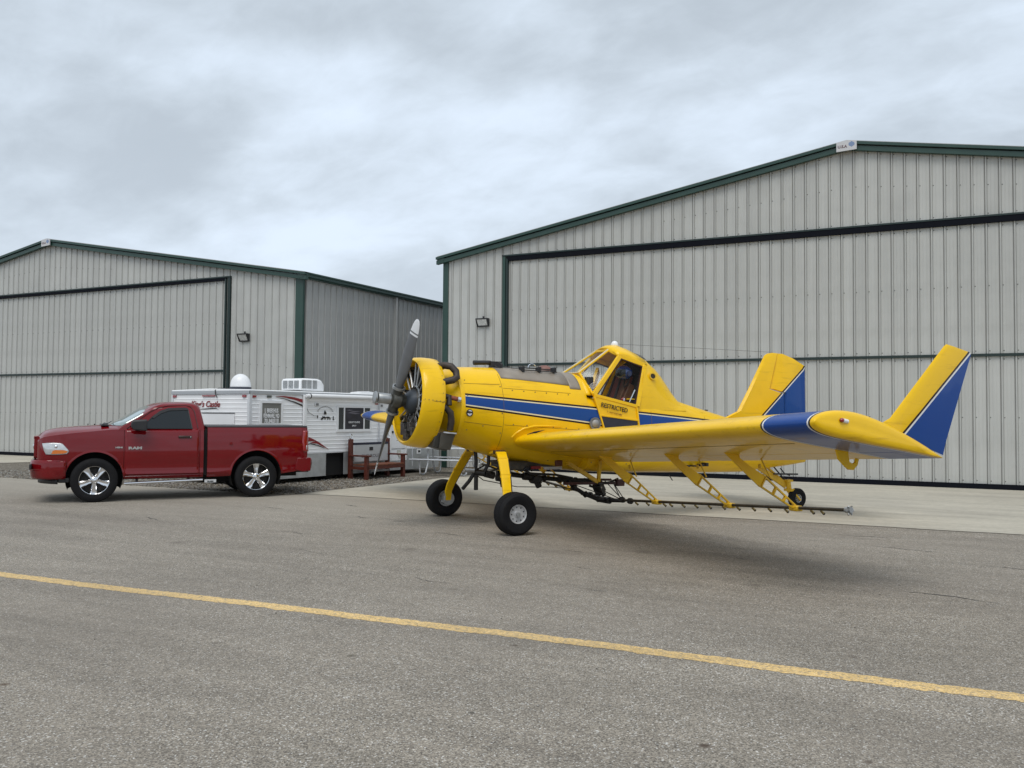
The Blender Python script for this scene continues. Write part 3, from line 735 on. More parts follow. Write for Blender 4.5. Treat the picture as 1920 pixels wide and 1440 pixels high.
for side in (-1, 1):
    for x, z in [(-.47, 2.25), (-.47, 2.02), (-.46, 1.72), (-.44, 1.5), (.10, 2.16), (.10, 1.75), (.1, 1.45), (-.2, 1.56)] + [(x, 1.60 - .06 * x) for x in np.linspace(.3, 1.7, 7)] + [(x, 2.115 - .05 * (x - .13)) for x in np.linspace(.3, 1.3, 6)] + [(x, 1.06 - .05 * x) for x in np.linspace(.7, 2.4, 6)]:
        p_ = fus_pt(x, z, side, 0); ft.cyl(p_, p_ + Vector((0, side * .004, 0)), .010, n=8)
ft.obj('fastener', mat('fastener_steel', (0.22, 0.15, 0.06), 0.4, metal=0.5), PL, kind='stuff')

# hopper lid: grey skin over the spine, strap down the side at its rear
hp = M()
for x0, x1, a0, a1 in ((.16, 1.36, R(46), R(134)), (1.36, 1.56, R(36), R(144))):
    ks = np.linspace(x0, x1, 6)
    rings = []
    for x in ks:
        lo = a0 - (R(4) * (x - .16)) if x1 < 1.4 else a0
        rings.append(fus_ring(x, 22, .006, (lo, math.pi - lo)))
    hp.loft(rings, closed=False)
HOP = hp.obj('hopper_cover', HOPGREY, PL)
HOP.modifiers.new('s', 'SOLIDIFY').thickness = .008
lt = M()
for y, z in ((-.20, 2.475), (-.29, 2.435)):
    lt.tube([(.62, y, z + .01), (1.24, y, z - .01)], .009, 6)
for x in (.62, .92, 1.2):
    lt.box((x - .02, -.31, 2.415), (x + .02, -.18, 2.50)); lt.cyl((x, -.31, 2.43), (x, -.31, 2.47), .012, n=8)
lt.tube([(.36, -.12, 2.50), (.46, -.22, 2.47), (.62, -.22, 2.47)], .006, 6)
lt.obj('hatch_latch', BLACKPL, HOP)
hn = M(); hn.tube([(.76 + .07 * (1 - math.cos(t)), -.20, 2.49 + .06 * math.sin(t)) for t in np.linspace(0, math.pi, 9)], .008, 6); hn.obj('hatch_handle', CHROME, HOP)
hc = M(); hc.lathe([(.13, 0), (.125, .03), (.10, .06), (.05, .085), (.0, .09)], (1.22, .10, 2.465), (0, 0, 1), 20); hc.obj('filler_cap', mat('cap_red', (0.20, 0.09, 0.07), 0.5, var=.2), HOP)
# black sight on the nose
sg = M(); sg.cyl((-.14, -.06, 2.545), (.16, -.06, 2.555), .038, .034, 12); sg.cyl((.10, -.06, 2.54), (.30, -.06, 2.55), .026, n=10); sg.box((.12, -.11, 2.555), (.33, -.01, 2.575)); sg.cyl((.26, -.13, 2.515), (.33, -.06, 2.515), .05, n=14); sg.box((.14, -.11, 2.47), (.32, -.02, 2.575)); sg.box((.28, -.10, 2.46), (.33, .02, 2.5)); sg.tube([(.2, -.12, 2.5), (.27, -.16, 2.46), (.34, -.12, 2.5)], .014, 6)
sg.obj('nose_sight', BLACKPL, PL, bevel=.004)

# emblem, scoop, vent
em = M(); p_ = fus_pt(-.44, 1.755, -1, .0); em.cyl(p_, p_ + Vector((0, -.008, 0)), .055, n=24)
EM = em.obj('round_emblem', INK, PL)
e2 = M(); yq = p_.y - .010
e2.prism([(p_.x + .043 * math.cos(t), yq, p_.z + .043 * math.sin(t)) for t in np.linspace(.5, 2.2, 7)] + [(p_.x + .026 * math.cos(t), yq, p_.z + .026 * math.sin(t)) for t in np.linspace(2.0, .8, 5)], (0, .003, 0))
e2.prism([(p_.x - .04, yq, p_.z - .012), (p_.x - .012, yq, p_.z - .004), (p_.x, yq, p_.z - .022), (p_.x + .014, yq, p_.z - .004), (p_.x + .04, yq, p_.z - .014), (p_.x + .012, yq, p_.z - .04), (p_.x - .014, yq, p_.z - .04)], (0, .003, 0))
e2.obj('emblem_print', mat('emblem_white', (0.6, 0.6, 0.66), 0.4), EM)
s_ = M(); c0 = fus_pt(1.76, 1.60, -1, 0.0); s_.ball((c0.x, c0.y + .03, c0.z), .10, 18, 0, (1, 1.05, 1)); s_.obj('air_scoop', mat('scoop_grey', (.30, .30, .30), .55, metal=.3, var=.3), PL)
s_ = M(); s_.lathe([(.075, 0), (.10, .0), (.10, .03), (.075, .03)], (c0.x - .01, c0.y - .02, c0.z), (0, -1, 0), 20); s_.obj('scoop_ring', GREYMETAL, PL)

# ---- canopy: frame bars, panes, roof cap, fairing
def mir(p): return (p[0], -p[1], p[2])
B0, B1 = (1.67, -.28, 2.425), (1.76, -.575, 2.06)
T0, D1 = (2.30, -.20, 2.83), (2.36, -.43, 2.72)
D2, D3 = (2.86, -.43, 2.585), (2.60, -.59, 1.885)
fr = M()
for f in (lambda p: p, mir):
    fr.bar(f(B1), f(D1), .075, .05, up=(0, -1, 0)); fr.bar(f(D1), f(D2), .07, .05, up=(0, -1, 0)); fr.bar(f(D2), f(D3), .085, .05, up=(0, -1, 0))
    fr.bar(f(B1), f(D3), .05, .045, up=(0, -1, 0)); fr.bar(f(B0), f(B1), .035, .03); fr.bar(f(T0), f(D1), .05, .04)
    fr.bar((B0[0] - .01, f(B0)[1] * 1.0, B0[2]), f(T0), .030, .03)
fr.bar(B0, mir(B0), .03, .03); fr.bar(T0, mir(T0), .05, .04)
fr.obj('canopy_frame', YELLOW, PL, bevel=.006)
fr = M()
for f in (lambda p: p, mir):
    q0, q1 = Vector(f(B0)), Vector(f(T0)); o_ = Vector((-.018, 0, .014)); fr.bar(q0 + o_, q1 + o_, .022, .014)
fr.bar(Vector(B0) + Vector((-.02, 0, .01)), Vector(mir(B0)) + Vector((-.02, 0, .01)), .018, .014)
fr.obj('windshield_moulding', CREAM, PL)
def pane(name, pts, m_, parent, th=(0, .006, 0)):
    g = M(); g.add(pts, [tuple(range(len(pts)))]); return g.obj(name, m_, parent)
pane('windshield_pane', [B0, mir(B0), mir(T0), T0], CANOPYGLASS, PL, (.006, 0, -.006))
for f, s in ((lambda p: p, -1), (mir, 1)):
    pane('windshield_pane', [f(B0), f(B1), f(D1), f(T0)], CANOPYGLASS, PL, (.005, -s * .004, 0))
# sloped cowling under the windshield (joins hopper deck to door post)
g = M()
seg = [q for q in fus_ring(1.635, 72, .001, (R(200), R(-20))) if q.z > 2.04]
tgt = []
for q in seg:
    t = max(0.0, min(1.0, (2.44 - q.z) / .40)); tgt.append(Vector((1.685 + .085 * t, q.y * .985, q.z - .004)))
g.loft([seg, tgt], closed=False)
g.obj('coaming', YELLOW, PL).modifiers.new('s', 'SOLIDIFY').thickness = .012
# side door: sill frame, lettered panel, lower dark window
def door(f, s):
    yl = lambda z: s * (.612 - .02 * max(0, (z - 1.6) / .4))
    P = lambda x, z: (x, yl(z), z)
    g = M(); g.prism([P(1.76, 2.035), P(2.585, 1.87), P(2.625, 1.50), P(1.93, 1.50)], (0, -s * .03, 0))
    D = g.obj('cockpit_door', YELLOW, PL)
    e_ = M()
    for a, b in ((P(1.765, 2.03), P(1.94, 1.50)), (P(2.585, 1.865), P(2.625, 1.50)), (P(1.87, 1.735), P(2.60, 1.655))):
        e_.bar((a[0], a[1] + s * .012, a[2]), (b[0], b[1] + s * .012, b[2]), .028, .024, up=(0, 1, 0))
    e_.obj('door_frame', YELLOW, D, bevel=.004)
    g = M(); g.prism([(P(1.895, 1.72)[0], s * .616, 1.715), (2.585, s * .616, 1.64), (2.61, s * .618, 1.50), (1.96, s * .618, 1.50)], (0, -s * .004, 0)); g.obj('door_pane', mat('smoked_pane', (0.020, 0.018, 0.030), 0.12, var=.3, vscale=6), D)
    # window opening with dark gasket and pane
    w = [Vector(f((1.83, -.565, 2.065))), Vector(f((2.38, -.435, 2.675))), Vector(f((2.80, -.435, 2.55))), Vector(f((2.565, -.585, 1.925)))]
    k = M()
    for i in range(4): k.bar(w[i], w[(i + 1) % 4], .016, .04, up=(0, 1, 0))
    k.obj('window_gasket', mat('gasket_brown', (0.035, 0.012, 0.010), 0.6), D)
    pane('window_pane', [tuple(q) for q in w], DOORGLASS, D, (0, -s * .005, 0))
    return D
DL = door(lambda p: p, -1); door(mir, 1)
tx = Vector((.60, 0, -.112)); 
text('door_lettering', 'RESTRICTED', .102, INK, DL, (1.872, -.617, 1.875), tx, (.18, 0, 1), bold=.0016, sx=.93)
text('door_small_print', 'T \u2022 NOT FOR HIRE', .036, mat('small_print', (0.20, 0.08, 0.02), 0.5), DL, (1.99, -.617, 1.785), tx, (.18, 0, 1))
# roof cap and rear fairing
def arc_ring(prof, xf):
    L_ = [Vector((xf(z, y), -y, z)) for y, z in prof]; return L_ + [Vector((p.x, -p.y, p.z)) for p in reversed(L_[:-1])]
rc = M()
rings = []
for x, prof in ((2.28, [(.44, 2.725), (.36, 2.79), (.22, 2.85), (.1, 2.875), (0, 2.88)]), (2.36, [(.45, 2.73), (.37, 2.81), (.22, 2.885), (.1, 2.915), (0, 2.925)]), (2.50, [(.45, 2.70), (.37, 2.80), (.22, 2.89), (.1, 2.93), (0, 2.945)]),
                (2.62, [(.45, 2.665), (.37, 2.77), (.22, 2.86), (.1, 2.895), (0, 2.905)]), (2.88, [(.45, 2.585), (.36, 2.68), (.22, 2.76), (.1, 2.79), (0, 2.80)])):
    rings.append(arc_ring(prof, lambda z, y, x=x: x + .06 * abs(y)))
rc.loft(rings, closed=False)
rc.obj('canopy_roof', YELLOW, PL).modifiers.new('s', 'SOLIDIFY').thickness = .02
rf = M()
sec = [(lambda z, y: 2.61 + .24 * max(0, (z - 1.85)) / .73, [(.572, 1.82), (.565, 2.05), (.52, 2.35), (.45, 2.58), (.34, 2.68), (.2, 2.765), (0, 2.80)]),
       (lambda z, y: 2.90 + .10 * max(0, (z - 1.85)) / .73, [(.553, 1.82), (.545, 2.05), (.50, 2.33), (.42, 2.53), (.32, 2.63), (.18, 2.72), (0, 2.745)]),
       (lambda z, y: 3.19, [(.53, 1.82), (.505, 2.0), (.44, 2.24), (.36, 2.42), (.26, 2.54), (.14, 2.60), (0, 2.625)]), (lambda z, y: 3.36, [(.51, 1.82), (.47, 1.97), (.39, 2.14), (.30, 2.30), (.21, 2.41), (.11, 2.455), (0, 2.465)]),
       (lambda z, y: 3.55, [(.475, 1.82), (.43, 1.91), (.34, 2.04), (.25, 2.14), (.17, 2.22), (.08, 2.25), (0, 2.26)]), (lambda z, y: 3.74, [(.44, 1.82), (.40, 1.89), (.30, 1.93), (.21, 1.97), (.13, 1.995), (.07, 2.005), (0, 2.01)])]
rf.loft([arc_ring(p, f_) for f_, p in sec], closed=False)
FAIR = rf.obj('canopy_fairing', YELLOW, PL, angle=50)
g = M(); g.loft([arc_ring([(.36, 2.745), (.2, 2.845), (0, 2.885)], lambda z, y: 2.66), arc_ring([(.33, 2.675), (.18, 2.765), (0, 2.80)], lambda z, y: 2.98)], closed=False); g.obj('rear_skylight', DARKGLASS, PL)
g = M(); c1 = Vector((2.98, -.475, 2.39)); g.lathe([(.045, 0), (.062, .0), (.062, .04), (.045, .04)], c1, (-.1, -1, .25), 18); VR = g.obj('vent_ring', YELLOWDULL, PL)
g = M(); g.cyl(c1, c1 + Vector((-.003, -.03, .0075)), .046, n=18); g.obj('vent_hole', mat('vent_dark', (0.03, 0.02, 0.01), 0.8), VR)
g = M(); g.ball((2.53, -.02, 2.945), .062, 14, sz=(1, 1, 1.05), half=True); g.cyl((2.53, -.02, 2.925), (2.53, -.02, 2.948), .066, n=14); g.obj('beacon', WHITEPL, PL)
g = M(); g.tube([(2.55, 0, 2.96), (4.3, 0, 2.96), (6.13, 0, 2.955)], .0035, 5); g.obj('antenna_wire', mat('wire', (0.12, 0.12, 0.12), 0.5), PL)
g = M(); g.box((3.72, -.02, 2.0), (3.82, .02, 2.03)); g.box((4.5, -.012, 1.83), (4.56, .012, 1.85)); g.obj('antenna_base', BLACKPL, PL)
# cockpit inside
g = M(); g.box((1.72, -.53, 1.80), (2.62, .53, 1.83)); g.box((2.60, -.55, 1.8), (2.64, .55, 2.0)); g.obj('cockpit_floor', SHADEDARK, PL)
g = M(); g.bar((2.48, 0, 1.82), (2.76, 0, 2.42), .44, .10, up=(1, 0, 0)); g.bar((2.12, 0, 1.86), (2.50, 0, 1.84), .46, .10); SE = g.obj('pilot_seat', SEATRED, PL, bevel=.03)
g = M(); g.bar((2.56, -.235, 1.88), (2.74, -.235, 2.26), .05, .13, up=(1, 0, 0)); g.bar((2.50, -.16, 1.95), (2.68, -.15, 2.34), .13, .05, up=(1, 0, 0)); g.obj('seat_bolster', LEATHER, SE, bevel=.015)
g = M()
for y in (-.10, .10):
    g.tube([(2.72, y, 2.44), (2.62, y, 2.40), (2.50, y * 1.1, 2.1), (2.40, y * 1.6, 1.92)], .022, 6)
g.tube([(2.36, -.19, 1.90), (2.30, 0, 1.98), (2.36, .19, 1.9)], .022, 6); g.obj('seat_harness', STRAP, SE)
g = M(); g.bar((2.10, .05, 2.10), (2.45, .38, 2.52), .05, .12); g.obj('cockpit_brace', YELLOWDULL, PL)
g = M(); g.tube([(2.48, -.50, 1.90), (2.62, -.50, 2.16)], .012, 6); g.tube([(2.40, -.48, 1.88), (2.42, -.48, 2.02)], .016, 6); g.obj('cockpit_lever', CHROME, PL)
g = M(); g.cyl((2.44, -.42, 1.85), (2.44, -.42, 1.99), .045, n=12); g.ball((2.44, -.42, 1.99), .045, 10); g.obj('extinguisher', REDLENS, PL)
g = M(); g.tube([(2.66, .43, 1.85), (2.9, .40, 2.56)], .02, 6); g.tube([(2.66, -.5, 1.85), (2.86, -.40, 2.56)], .02, 6); g.tube([(2.86, -.40, 2.56), (2.88, 0, 2.72), (2.88, .40, 2.56)], .02, 6); g.obj('roll_cage', YELLOWDULL, PL)
g = M(); g.box((1.72, -.46, 2.02), (1.84, .46, 2.36)); g.obj('instrument_panel', BLACKPL, PL, bevel=.02)

g = M(); g.prism([(2.70, -.53, 1.9), (2.70, .53, 1.9), (2.86, .42, 2.55), (2.88, 0, 2.76), (2.86, -.42, 2.55)], (.015, 0, 0)); g.obj('cockpit_shade_plate', SHADEDARK, PL)  # added black plate standing in for the shadow behind seat and helmet

# flight helmet hanging from the headrest: a thing of its own
pm_ = PL.matrix_basis.copy() if False else Matrix.Translation(PL.location) @ Matrix.Rotation(PL.rotation_euler.z, 4, 'Z')
HM = bpy.data.objects.new('flight_helmet', None); COL.objects.link(HM)
HM.matrix_world = pm_ @ Matrix.Translation((2.58, -.24, 2.46))
HM['label'] = 'glossy blue flight helmet hanging inside the airplane cockpit'; HM['category'] = 'helmet'
g = M(); g.ball((0, 0, 0), .135, 18, sz=(1.1, .92, .95)); g.obj('shell', HELMETBLUE, HM)
g = M(); g.loft([[Vector((math.cos(t) * .155 * k, math.sin(t) * .13 * k, z)) for t in np.linspace(R(110), R(250), 12)] for z, k in ((-.07, .93), (-.02, 1.0), (.05, .96))], closed=False); g.obj('visor', DARKGLASS, HM)
g = M(); g.cyl((.02, -.115, -.02), (.02, -.135, -.02), .045, n=14); g.cyl((.02, .115, -.02), (.02, .135, -.02), .045, n=14); g.obj('ear_cup', mat('helmet_navy', (.02, .03, .09), .3), HM)
g = M(); g.tube([(.06, -.08, -.1), (.03, -.04, -.22), (.0, .0, -.25), (.03, .05, -.22), (.06, .08, -.1)], .012, 6); g.obj('chin_strap', STRAP, HM)

# ---- engine, cowl ring, propeller
TH = R(5.5)
AX = Vector((-math.cos(TH), 0, math.sin(TH)))             # forward along the shaft
UPV = Vector((math.sin(TH), 0, math.cos(TH))); LFT = Vector((0, -1, 0))
HUB = Vector((-1.40, 0, 1.945))
def ep(f, l, u): return HUB + AX * f + LFT * l + UPV * u
cw = M(); oc = ep(-.18, 0, 0)
cw.lathe([(.612, .02), (.632, .0), (.652, .012), (.672, .05), (.685, .14), (.69, .26), (.688, .345), (.68, .352), (.668, .345), (.67, .2), (.655, .06), (.625, .026)], oc, -AX, 56)
CW = cw.obj('cowl_ring', YELLOW, PL, angle=50)
g = M()
for k in range(3):
    a = R(2 + 120 * k) ; 
    for f in np.linspace(.03, .33, 6):
        d = LFT * math.cos(a) + UPV * math.sin(a); p_ = oc - AX * f + d * .688; g.cyl(p_, p_ + d * .006, .008, n=6)
for k in range(30):
    a = 2 * math.pi * k / 30; d = LFT * math.cos(a) + UPV * math.sin(a); p_ = oc - AX * .31 + d * .686; g.cyl(p_, p_ + d * .006, .007, n=6)
g.obj('cowl_fastener', mat('cowl_screw', (0.30, 0.20, 0.05), 0.5), CW, kind='stuff')
g = M()
for a in (R(1), R(121), R(241)):
    d = LFT * math.cos(a) + UPV * math.sin(a)
    g.tube([oc - AX * f + d * (.653 + .037 * min(1, f * 5)) for f in (.02, .05, .1, .2, .34)], .0035, 5)
g.obj('cowl_seam', SEAM, CW)
en = M()
en.lathe([(.12, .22), (.17, .17), (.215, .09), (.235, 0), (.24, -.20), (.22, -.30)], ep(-.40, 0, 0), AX, 28, cap=(True, True))
EN = en.obj('engine', DKMETAL, PL)
gc = M(); gc.lathe([(.075, .24), (.10, .235), (.15, .19), (.185, .14), (.20, .09)], ep(-.385, 0, 0), AX, 28, cap=(True, True)); gc.obj('nose_case', mat('nose_case_grey', (0.045, 0.055, 0.068), 0.45, metal=.3, var=.35), EN)
CYLM = None
for k in range(9):
    a = 2 * math.pi * k / 9 + math.pi / 2
    d = LFT * math.cos(a) + UPV * math.sin(a); tng = AX.cross(d)
    g = M(); b0 = ep(-.43, 0, 0)
    prof = [(.085, .27)]
    for j in range(13):
        h = .30 + j * .021; prof += [(.085, h), (.118 - .0015 * j, h + .003), (.118 - .0015 * j, h + .009), (.085, h + .012)]
    prof += [(.10, .58), (.10, .62), (.06, .645)]
    g.lathe(prof, b0, d, 16, cap=(False, True))
    for s in (-1, 1):
        c_ = b0 + d * .61 + tng * (s * .075) + AX * .05; g.bar(c_ - AX * .09, c_ + AX * .07, .055, .06, up=d)
    C_ = g.obj('engine_cylinder', DKMETAL, EN)
    g = M()
    for s in (-1, 1):
        g.cyl(ep(-.30, 0, 0) + d * .235 + tng * s * .045, b0 + d * .60 + tng * s * .075 + AX * .13, .014, n=8)
    g.obj('pushrod_tube', mat('pushrod_silver', (0.42, 0.42, 0.41), 0.35, metal=.7, var=.2), EN)
    g = M(); g.tube([ep(-.27, 0, 0) + d * .24 + tng * .02, ep(-.30, 0, 0) + d * .34 + tng * .06, b0 + d * .47 + tng * .10 + AX * .09, b0 + d * .52 + tng * .04 + AX * .13], .008, 6)
    g.obj('ignition_lead', CASTMETAL, EN)
g = M(); g.lathe([(.235, .0), (.255, .015), (.235, .03)], ep(-.31, 0, 0), AX, 40); g.obj('ignition_ring', CASTMETAL, EN)
g = M()
for l, u, s in ((-.12, -.42, .09), (.10, -.38, .07), (-.02, -.50, .08), (.2, -.45, .06), (-.26, -.36, .05)):
    p_ = ep(-.28, l, u); g.box(p_ - Vector((s, s * .7, s)), p_ + Vector((s * .6, s * .7, s)))
    g.tube([p_, p_ + LFT * .1 + UPV * .15 + AX * .04, ep(-.30, l * .4, u * .4)], .012, 6)
g.obj('engine_accessory', mat('accessory_metal', (0.10, 0.095, 0.09), 0.4, metal=.5, var=.6, vscale=25), EN, bevel=.008)
g = M(); g.cyl(ep(-.80, 0, 0), ep(-1.0, 0, 0), .42, .30, 24); g.cyl(ep(-.60, 0, 0), ep(-.80, 0, 0), .40, .36, 24); g.obj('engine_baffle', SHADEDARK, EN)
g = M(); g.loft([[Vector((x, r_ * math.cos(t), zc + r_ * math.sin(t))) for t in np.linspace(0, 2 * math.pi, 40, endpoint=False)] for x, r_, zc in ((-.565, .585, 1.87), (-.60, .55, 1.875), (-.72, .47, 1.90), (-.80, .38, 1.93))]); g.obj('accessory_cowl', YELLOW, PL)
# mount struts, exhaust, oil cooler, seen between cowl and firewall
g = M()
for a in (20, 75, 105, 160, 200, 255, 285, 340):
    d = LFT * math.cos(R(a)) + UPV * math.sin(R(a)); g.cyl(ep(-.7, 0, 0) + d * .40, Vector((-.55, 0, 1.87)) + d * .45, .016, n=8)
g.obj('engine_mount', YELLOWDULL, PL)
ex = M(); ex.tube([ep(-.50, .30, .56), ep(-.58, .40, .58), ep(-.66, .46, .57), ep(-.73, .50, .50), ep(-.73, .55, .41), ep(-.66, .57, .36), ep(-.56, .56, .33), ep(-.48, .55, .32)], [.05, .055, .055, .055, .055, .055, .05, .05], 12)
ex.tube([ep(-.46, .58, -.10), ep(-.58, .60, -.06), ep(-.66, .61, -.13), ep(-.69, .60, -.25), ep(-.70, .56, -.38)], .052, 12)
ex.tube([ep(-.5, .52, .12), ep(-.62, .60, .1), ep(-.62, .62, -.02)], .045, 10)
ex.obj('exhaust_pipe', mat('exhaust_brown', (0.050, 0.040, 0.034), 0.55, metal=.4, var=.4, vscale=9), PL)
g = M(); g.cyl(ep(-.42, .56, .12), ep(-.755, .60, .085), .034, n=12); RT = g.obj('intake_tube', RUST, PL)
g = M(); g.cyl(ep(-.755, .60, .085), ep(-.80, .605, .08), .042, n=12); g.obj('tube_clamp', CHROME, RT)
g = M(); g.prism([ep(-.50, .50, -.44), ep(-.50, .44, -.66), ep(-.76, .40, -.70), ep(-.80, .52, -.44)], LFT * -.30); OCOOL = g.obj('oil_cooler', mat('cooler_grey', (0.07, 0.07, 0.065), 0.45, metal=.4, var=.3), PL, bevel=.02)
g = M(); g.prism([ep(-.57, .54, -.43), ep(-.59, .48, -.67), ep(-.78, .46, -.68), ep(-.80, .54, -.43)], LFT * -.03); g.obj('cooler_plate', mat('plate_grey', (0.13, 0.125, 0.11), 0.4, metal=.5, var=.3), OCOOL)
g = M(); g.bar(ep(-.60, .56, -.425), ep(-.80, .56, -.425), .05, .02); g.obj('cooler_bracket', GALV, OCOOL)

PRP = M(); PRP.lathe([(.045, .28), (.072, .27), (.078, .10), (.065, .085), (.065, .03)], ep(.0, 0, 0), AX, 24, cap=(True, True))
PRP.lathe([(.12, .06), (.13, .02), (.13, -.06), (.10, -.10), (.085, -.16)], ep(0, 0, 0), AX, 24, cap=(True, True))
PHI = R(28)
BD = LFT * math.sin(PHI) + UPV * math.cos(PHI)
PRP.cyl(ep(0, 0, 0) - BD * .20, ep(0, 0, 0) + BD * .20, .078, n=20)
PROP = PRP.obj('propeller', mat('hub_grey', (0.085, 0.085, 0.075), 0.45, metal=.4, var=.35, vscale=9, dirt=((0.03, 0.025, 0.01), 0.6, 14)), PL, bevel=.008)
g = M(); g.lathe([(.070, .0), (.080, .01), (.080, .19), (.074, .20)], ep(.08, 0, 0), AX, 28, cap=(True, True)); g.lathe([(.09, .205), (.094, .21), (.094, .235), (.05, .245)], ep(.10, 0, 0), AX, 22, cap=(True, True)); g.obj('pitch_cylinder', CASTMETAL, PROP)
for s in (1, -1):
    d = BD * s
    g = M(); g.lathe([(.08, .0), (.100, .0), (.100, .035), (.08, .035)], ep(0, 0, 0) + d * .19, d, 24); g.obj('blade_clamp', CASTMETAL, PROP)
    g = M(); tq = AX.cross(d).normalized() ; rings = []
    tab = [(.18, .062, .062, 60), (.26, .060, .056, 52), (.36, .075, .046, 44), (.50, .094, .034, 36), (.70, .105, .025, 29), (.90, .104, .019, 25), (1.06, .097, .015, 22), (1.07, .096, .015, 22), (1.09, .095, .014, 22), (1.10, .094, .014, 22), (1.112, .093, .014, 22), (1.122, .092, .013, 22), (1.22, .078, .011, 20), (1.275, .062, .008, 19), (1.31, .040, .006, 19), (1.325, .010, .004, 19)]
    for rr_, ch, th, tw in tab:
        c_ = ep(0, 0, 0) + d * rr_; tw = R(tw)
        cv = tq * math.cos(tw) + AX * (math.sin(tw)); nv = cv.cross(d)
        rings.append([c_ + cv * (ch * math.cos(t)) + nv * (th * math.sin(t)) for t in np.linspace(0, 2 * math.pi, 16, endpoint=False)])
    g.loft(rings[:8]); g.loft(rings[7:9], 1); g.loft(rings[8:10], 1, cap=(False, False)); g.loft(rings[9:12], 0, cap=(False, False)); g.loft(rings[11:], 1)
    g.obj('propeller_blade', [BLADE, mat('blade_tip_white', (0.70, 0.71, 0.72), 0.4)], PROP, angle=60)

# ---- wings
ALPHA = R(11.5)
CD = Vector((math.cos(ALPHA), 0, -math.sin(ALPHA))); CN = Vector((math.sin(ALPHA), 0, math.cos(ALPHA)))
CHORD = 1.79; HS = 6.80
def le(b): return Vector((.36 - (b - .6) * .029, 0, 1.335 + (b - .6) * .0578))
def naca(x, m_=.04, p_=.4, t_=.155):
    yt = 5 * t_ * (.2969 * math.sqrt(x) - .126 * x - .3516 * x * x + .2843 * x ** 3 - .1015 * x ** 4)
    yc = m_ / p_ ** 2 * (2 * p_ * x - x * x) if x < p_ else m_ / (1 - p_) ** 2 * ((1 - 2 * p_) + 2 * p_ * x - x * x)
    return yc + yt, yc - yt
def foil(x0, x1, n=14):
    if x0 == 0: xs_ = [x1 * (1 - math.cos(math.pi / 2 * i / n)) for i in range(n + 1)]
    else: xs_ = [x0 + (x1 - x0) * i / 4 for i in range(5)]
    up = [(x, naca(x)[0]) for x in xs_]; lo = [(x, naca(x)[1]) for x in xs_]
    if x0 == 0: return list(reversed(up)) + lo[1:]
    return list(reversed(up)) + lo
def wring(prof, b, s, sc_=1.0, zs=1.0):
    o = le(b); return [o + CD * (x * CHORD * sc_) + CN * (z * CHORD * sc_ * zs) + Vector((0, -s * b, 0)) for x, z in prof]
Y0, Y1 = 6.13, 6.735
bands = []
for a, b, c_ in ((Y0 - .030, Y1 + .030, C_DK), (Y0 - .006, Y1 + .008, (0.75, 0.74, 0.72)), (Y0 + .014, Y1 - .012, C_BLUE)):
    bands.append(([(0, 1, 0, -a), (0, -1, 0, b)], c_))
WINGP = striped('wing_paint', YELLOW, bands)
HX = .735
def make_wing(s):
    main = foil(0, HX)
    g = M(); bs = [.45, .8, 1.5, 2.4, 3.4, 4.4, 5.4, 6.0, 6.5, 6.74]
    rings = [wring(main, b, s) for b in bs]
    g.loft(rings)
    W_ = g.obj('wing', WINGP, PL, angle=50)
    aft = foil(HX + .008, 1.0)
    for nm, b0, b1 in (('flap', .62, 3.35), ('aileron', 3.37, 6.55)):
        g = M(); g.loft([wring(aft, b0, s), wring(aft, b1, s)]); g.obj(nm, WINGP, W_, angle=50)
    full = foil(0, 1.0, 22)
    g = M(); g.loft([wring(full, 6.742, s), wring(full, 6.77, s, 1.0, .97), wring(full, 6.795, s, .998, .88), wring(full, 6.81, s, .99, .72), wring(full, 6.818, s, .98, .45)])
    g.obj('wing_tip', WINGP, W_, angle=60)
    g = M(); g.loft([wring(aft, 6.555, s), wring(aft, 6.745, s)]); g.obj('tip_trailing_edge', WINGP, W_, angle=50)
    # fillet at the root, tabs along the upper skin, lower seam
    g = M()
    for k in range(46):
        b = .95 + k * .118; o = le(b); x = .10
        p_ = o + CD * (x * CHORD) + CN * (naca(x)[0] * CHORD - .002) + Vector((0, -s * b, 0)); g.prism([p_, p_ + CD * .06, p_ + CD * .06 + CN * .02], (0, s * .004, 0))
    g.obj('wing_tabs', YELLOW, W_, kind='stuff')
    g = M()
    for xc in (.32,):
        o_ = []
        for b in np.linspace(.7, 6.0, 20): o_.append(le(b) + CD * (xc * CHORD) + CN * (naca(xc)[1] * CHORD - .001) + Vector((0, -s * b, 0)))
        g.tube(o_, .003, 4)
    g.obj('wing_seams', SEAM, W_)
    # nav light on the tip face
    o = le(6.81) + CD * .36 + CN * .085
    g = M(); p_ = o + Vector((0, -s * 6.815, 0)); g.cyl(p_ + Vector((.05, 0, -.01)), p_ + Vector((-.02, -s * .010, 0)), .020, n=12); NV = g.obj('navigation_light', WHITEPL, W_)
    g = M(); g.ball(p_ + Vector((-.03, -s * .011, .002)), .021, 12, sz=(1.3, 1, 1)); g.obj('light_lens', REDLENS, NV)
    # balance horn bracket near the tip
    def plate(name, pts, b, th, holes=(), m_=YELLOW):
        P = [Vector((x, -s * b, z)) for x, z in pts]
        g = M(); g.prism(P, (0, -s * th, 0))
        return g.obj(name, m_, W_, bevel=.003)
    plate('aileron_bracket', [(1.20, 1.47), (1.26, 1.30), (1.34, 1.235), (1.40, 1.19), (1.47, 1.185), (1.53, 1.235), (1.55, 1.30), (1.515, 1.31), (1.50, 1.265), (1.46, 1.25), (1.415, 1.27), (1.40, 1.33), (1.39, 1.43)], 6.08, .025)
    return W_
WL = make_wing(1); WR = make_wing(-1)

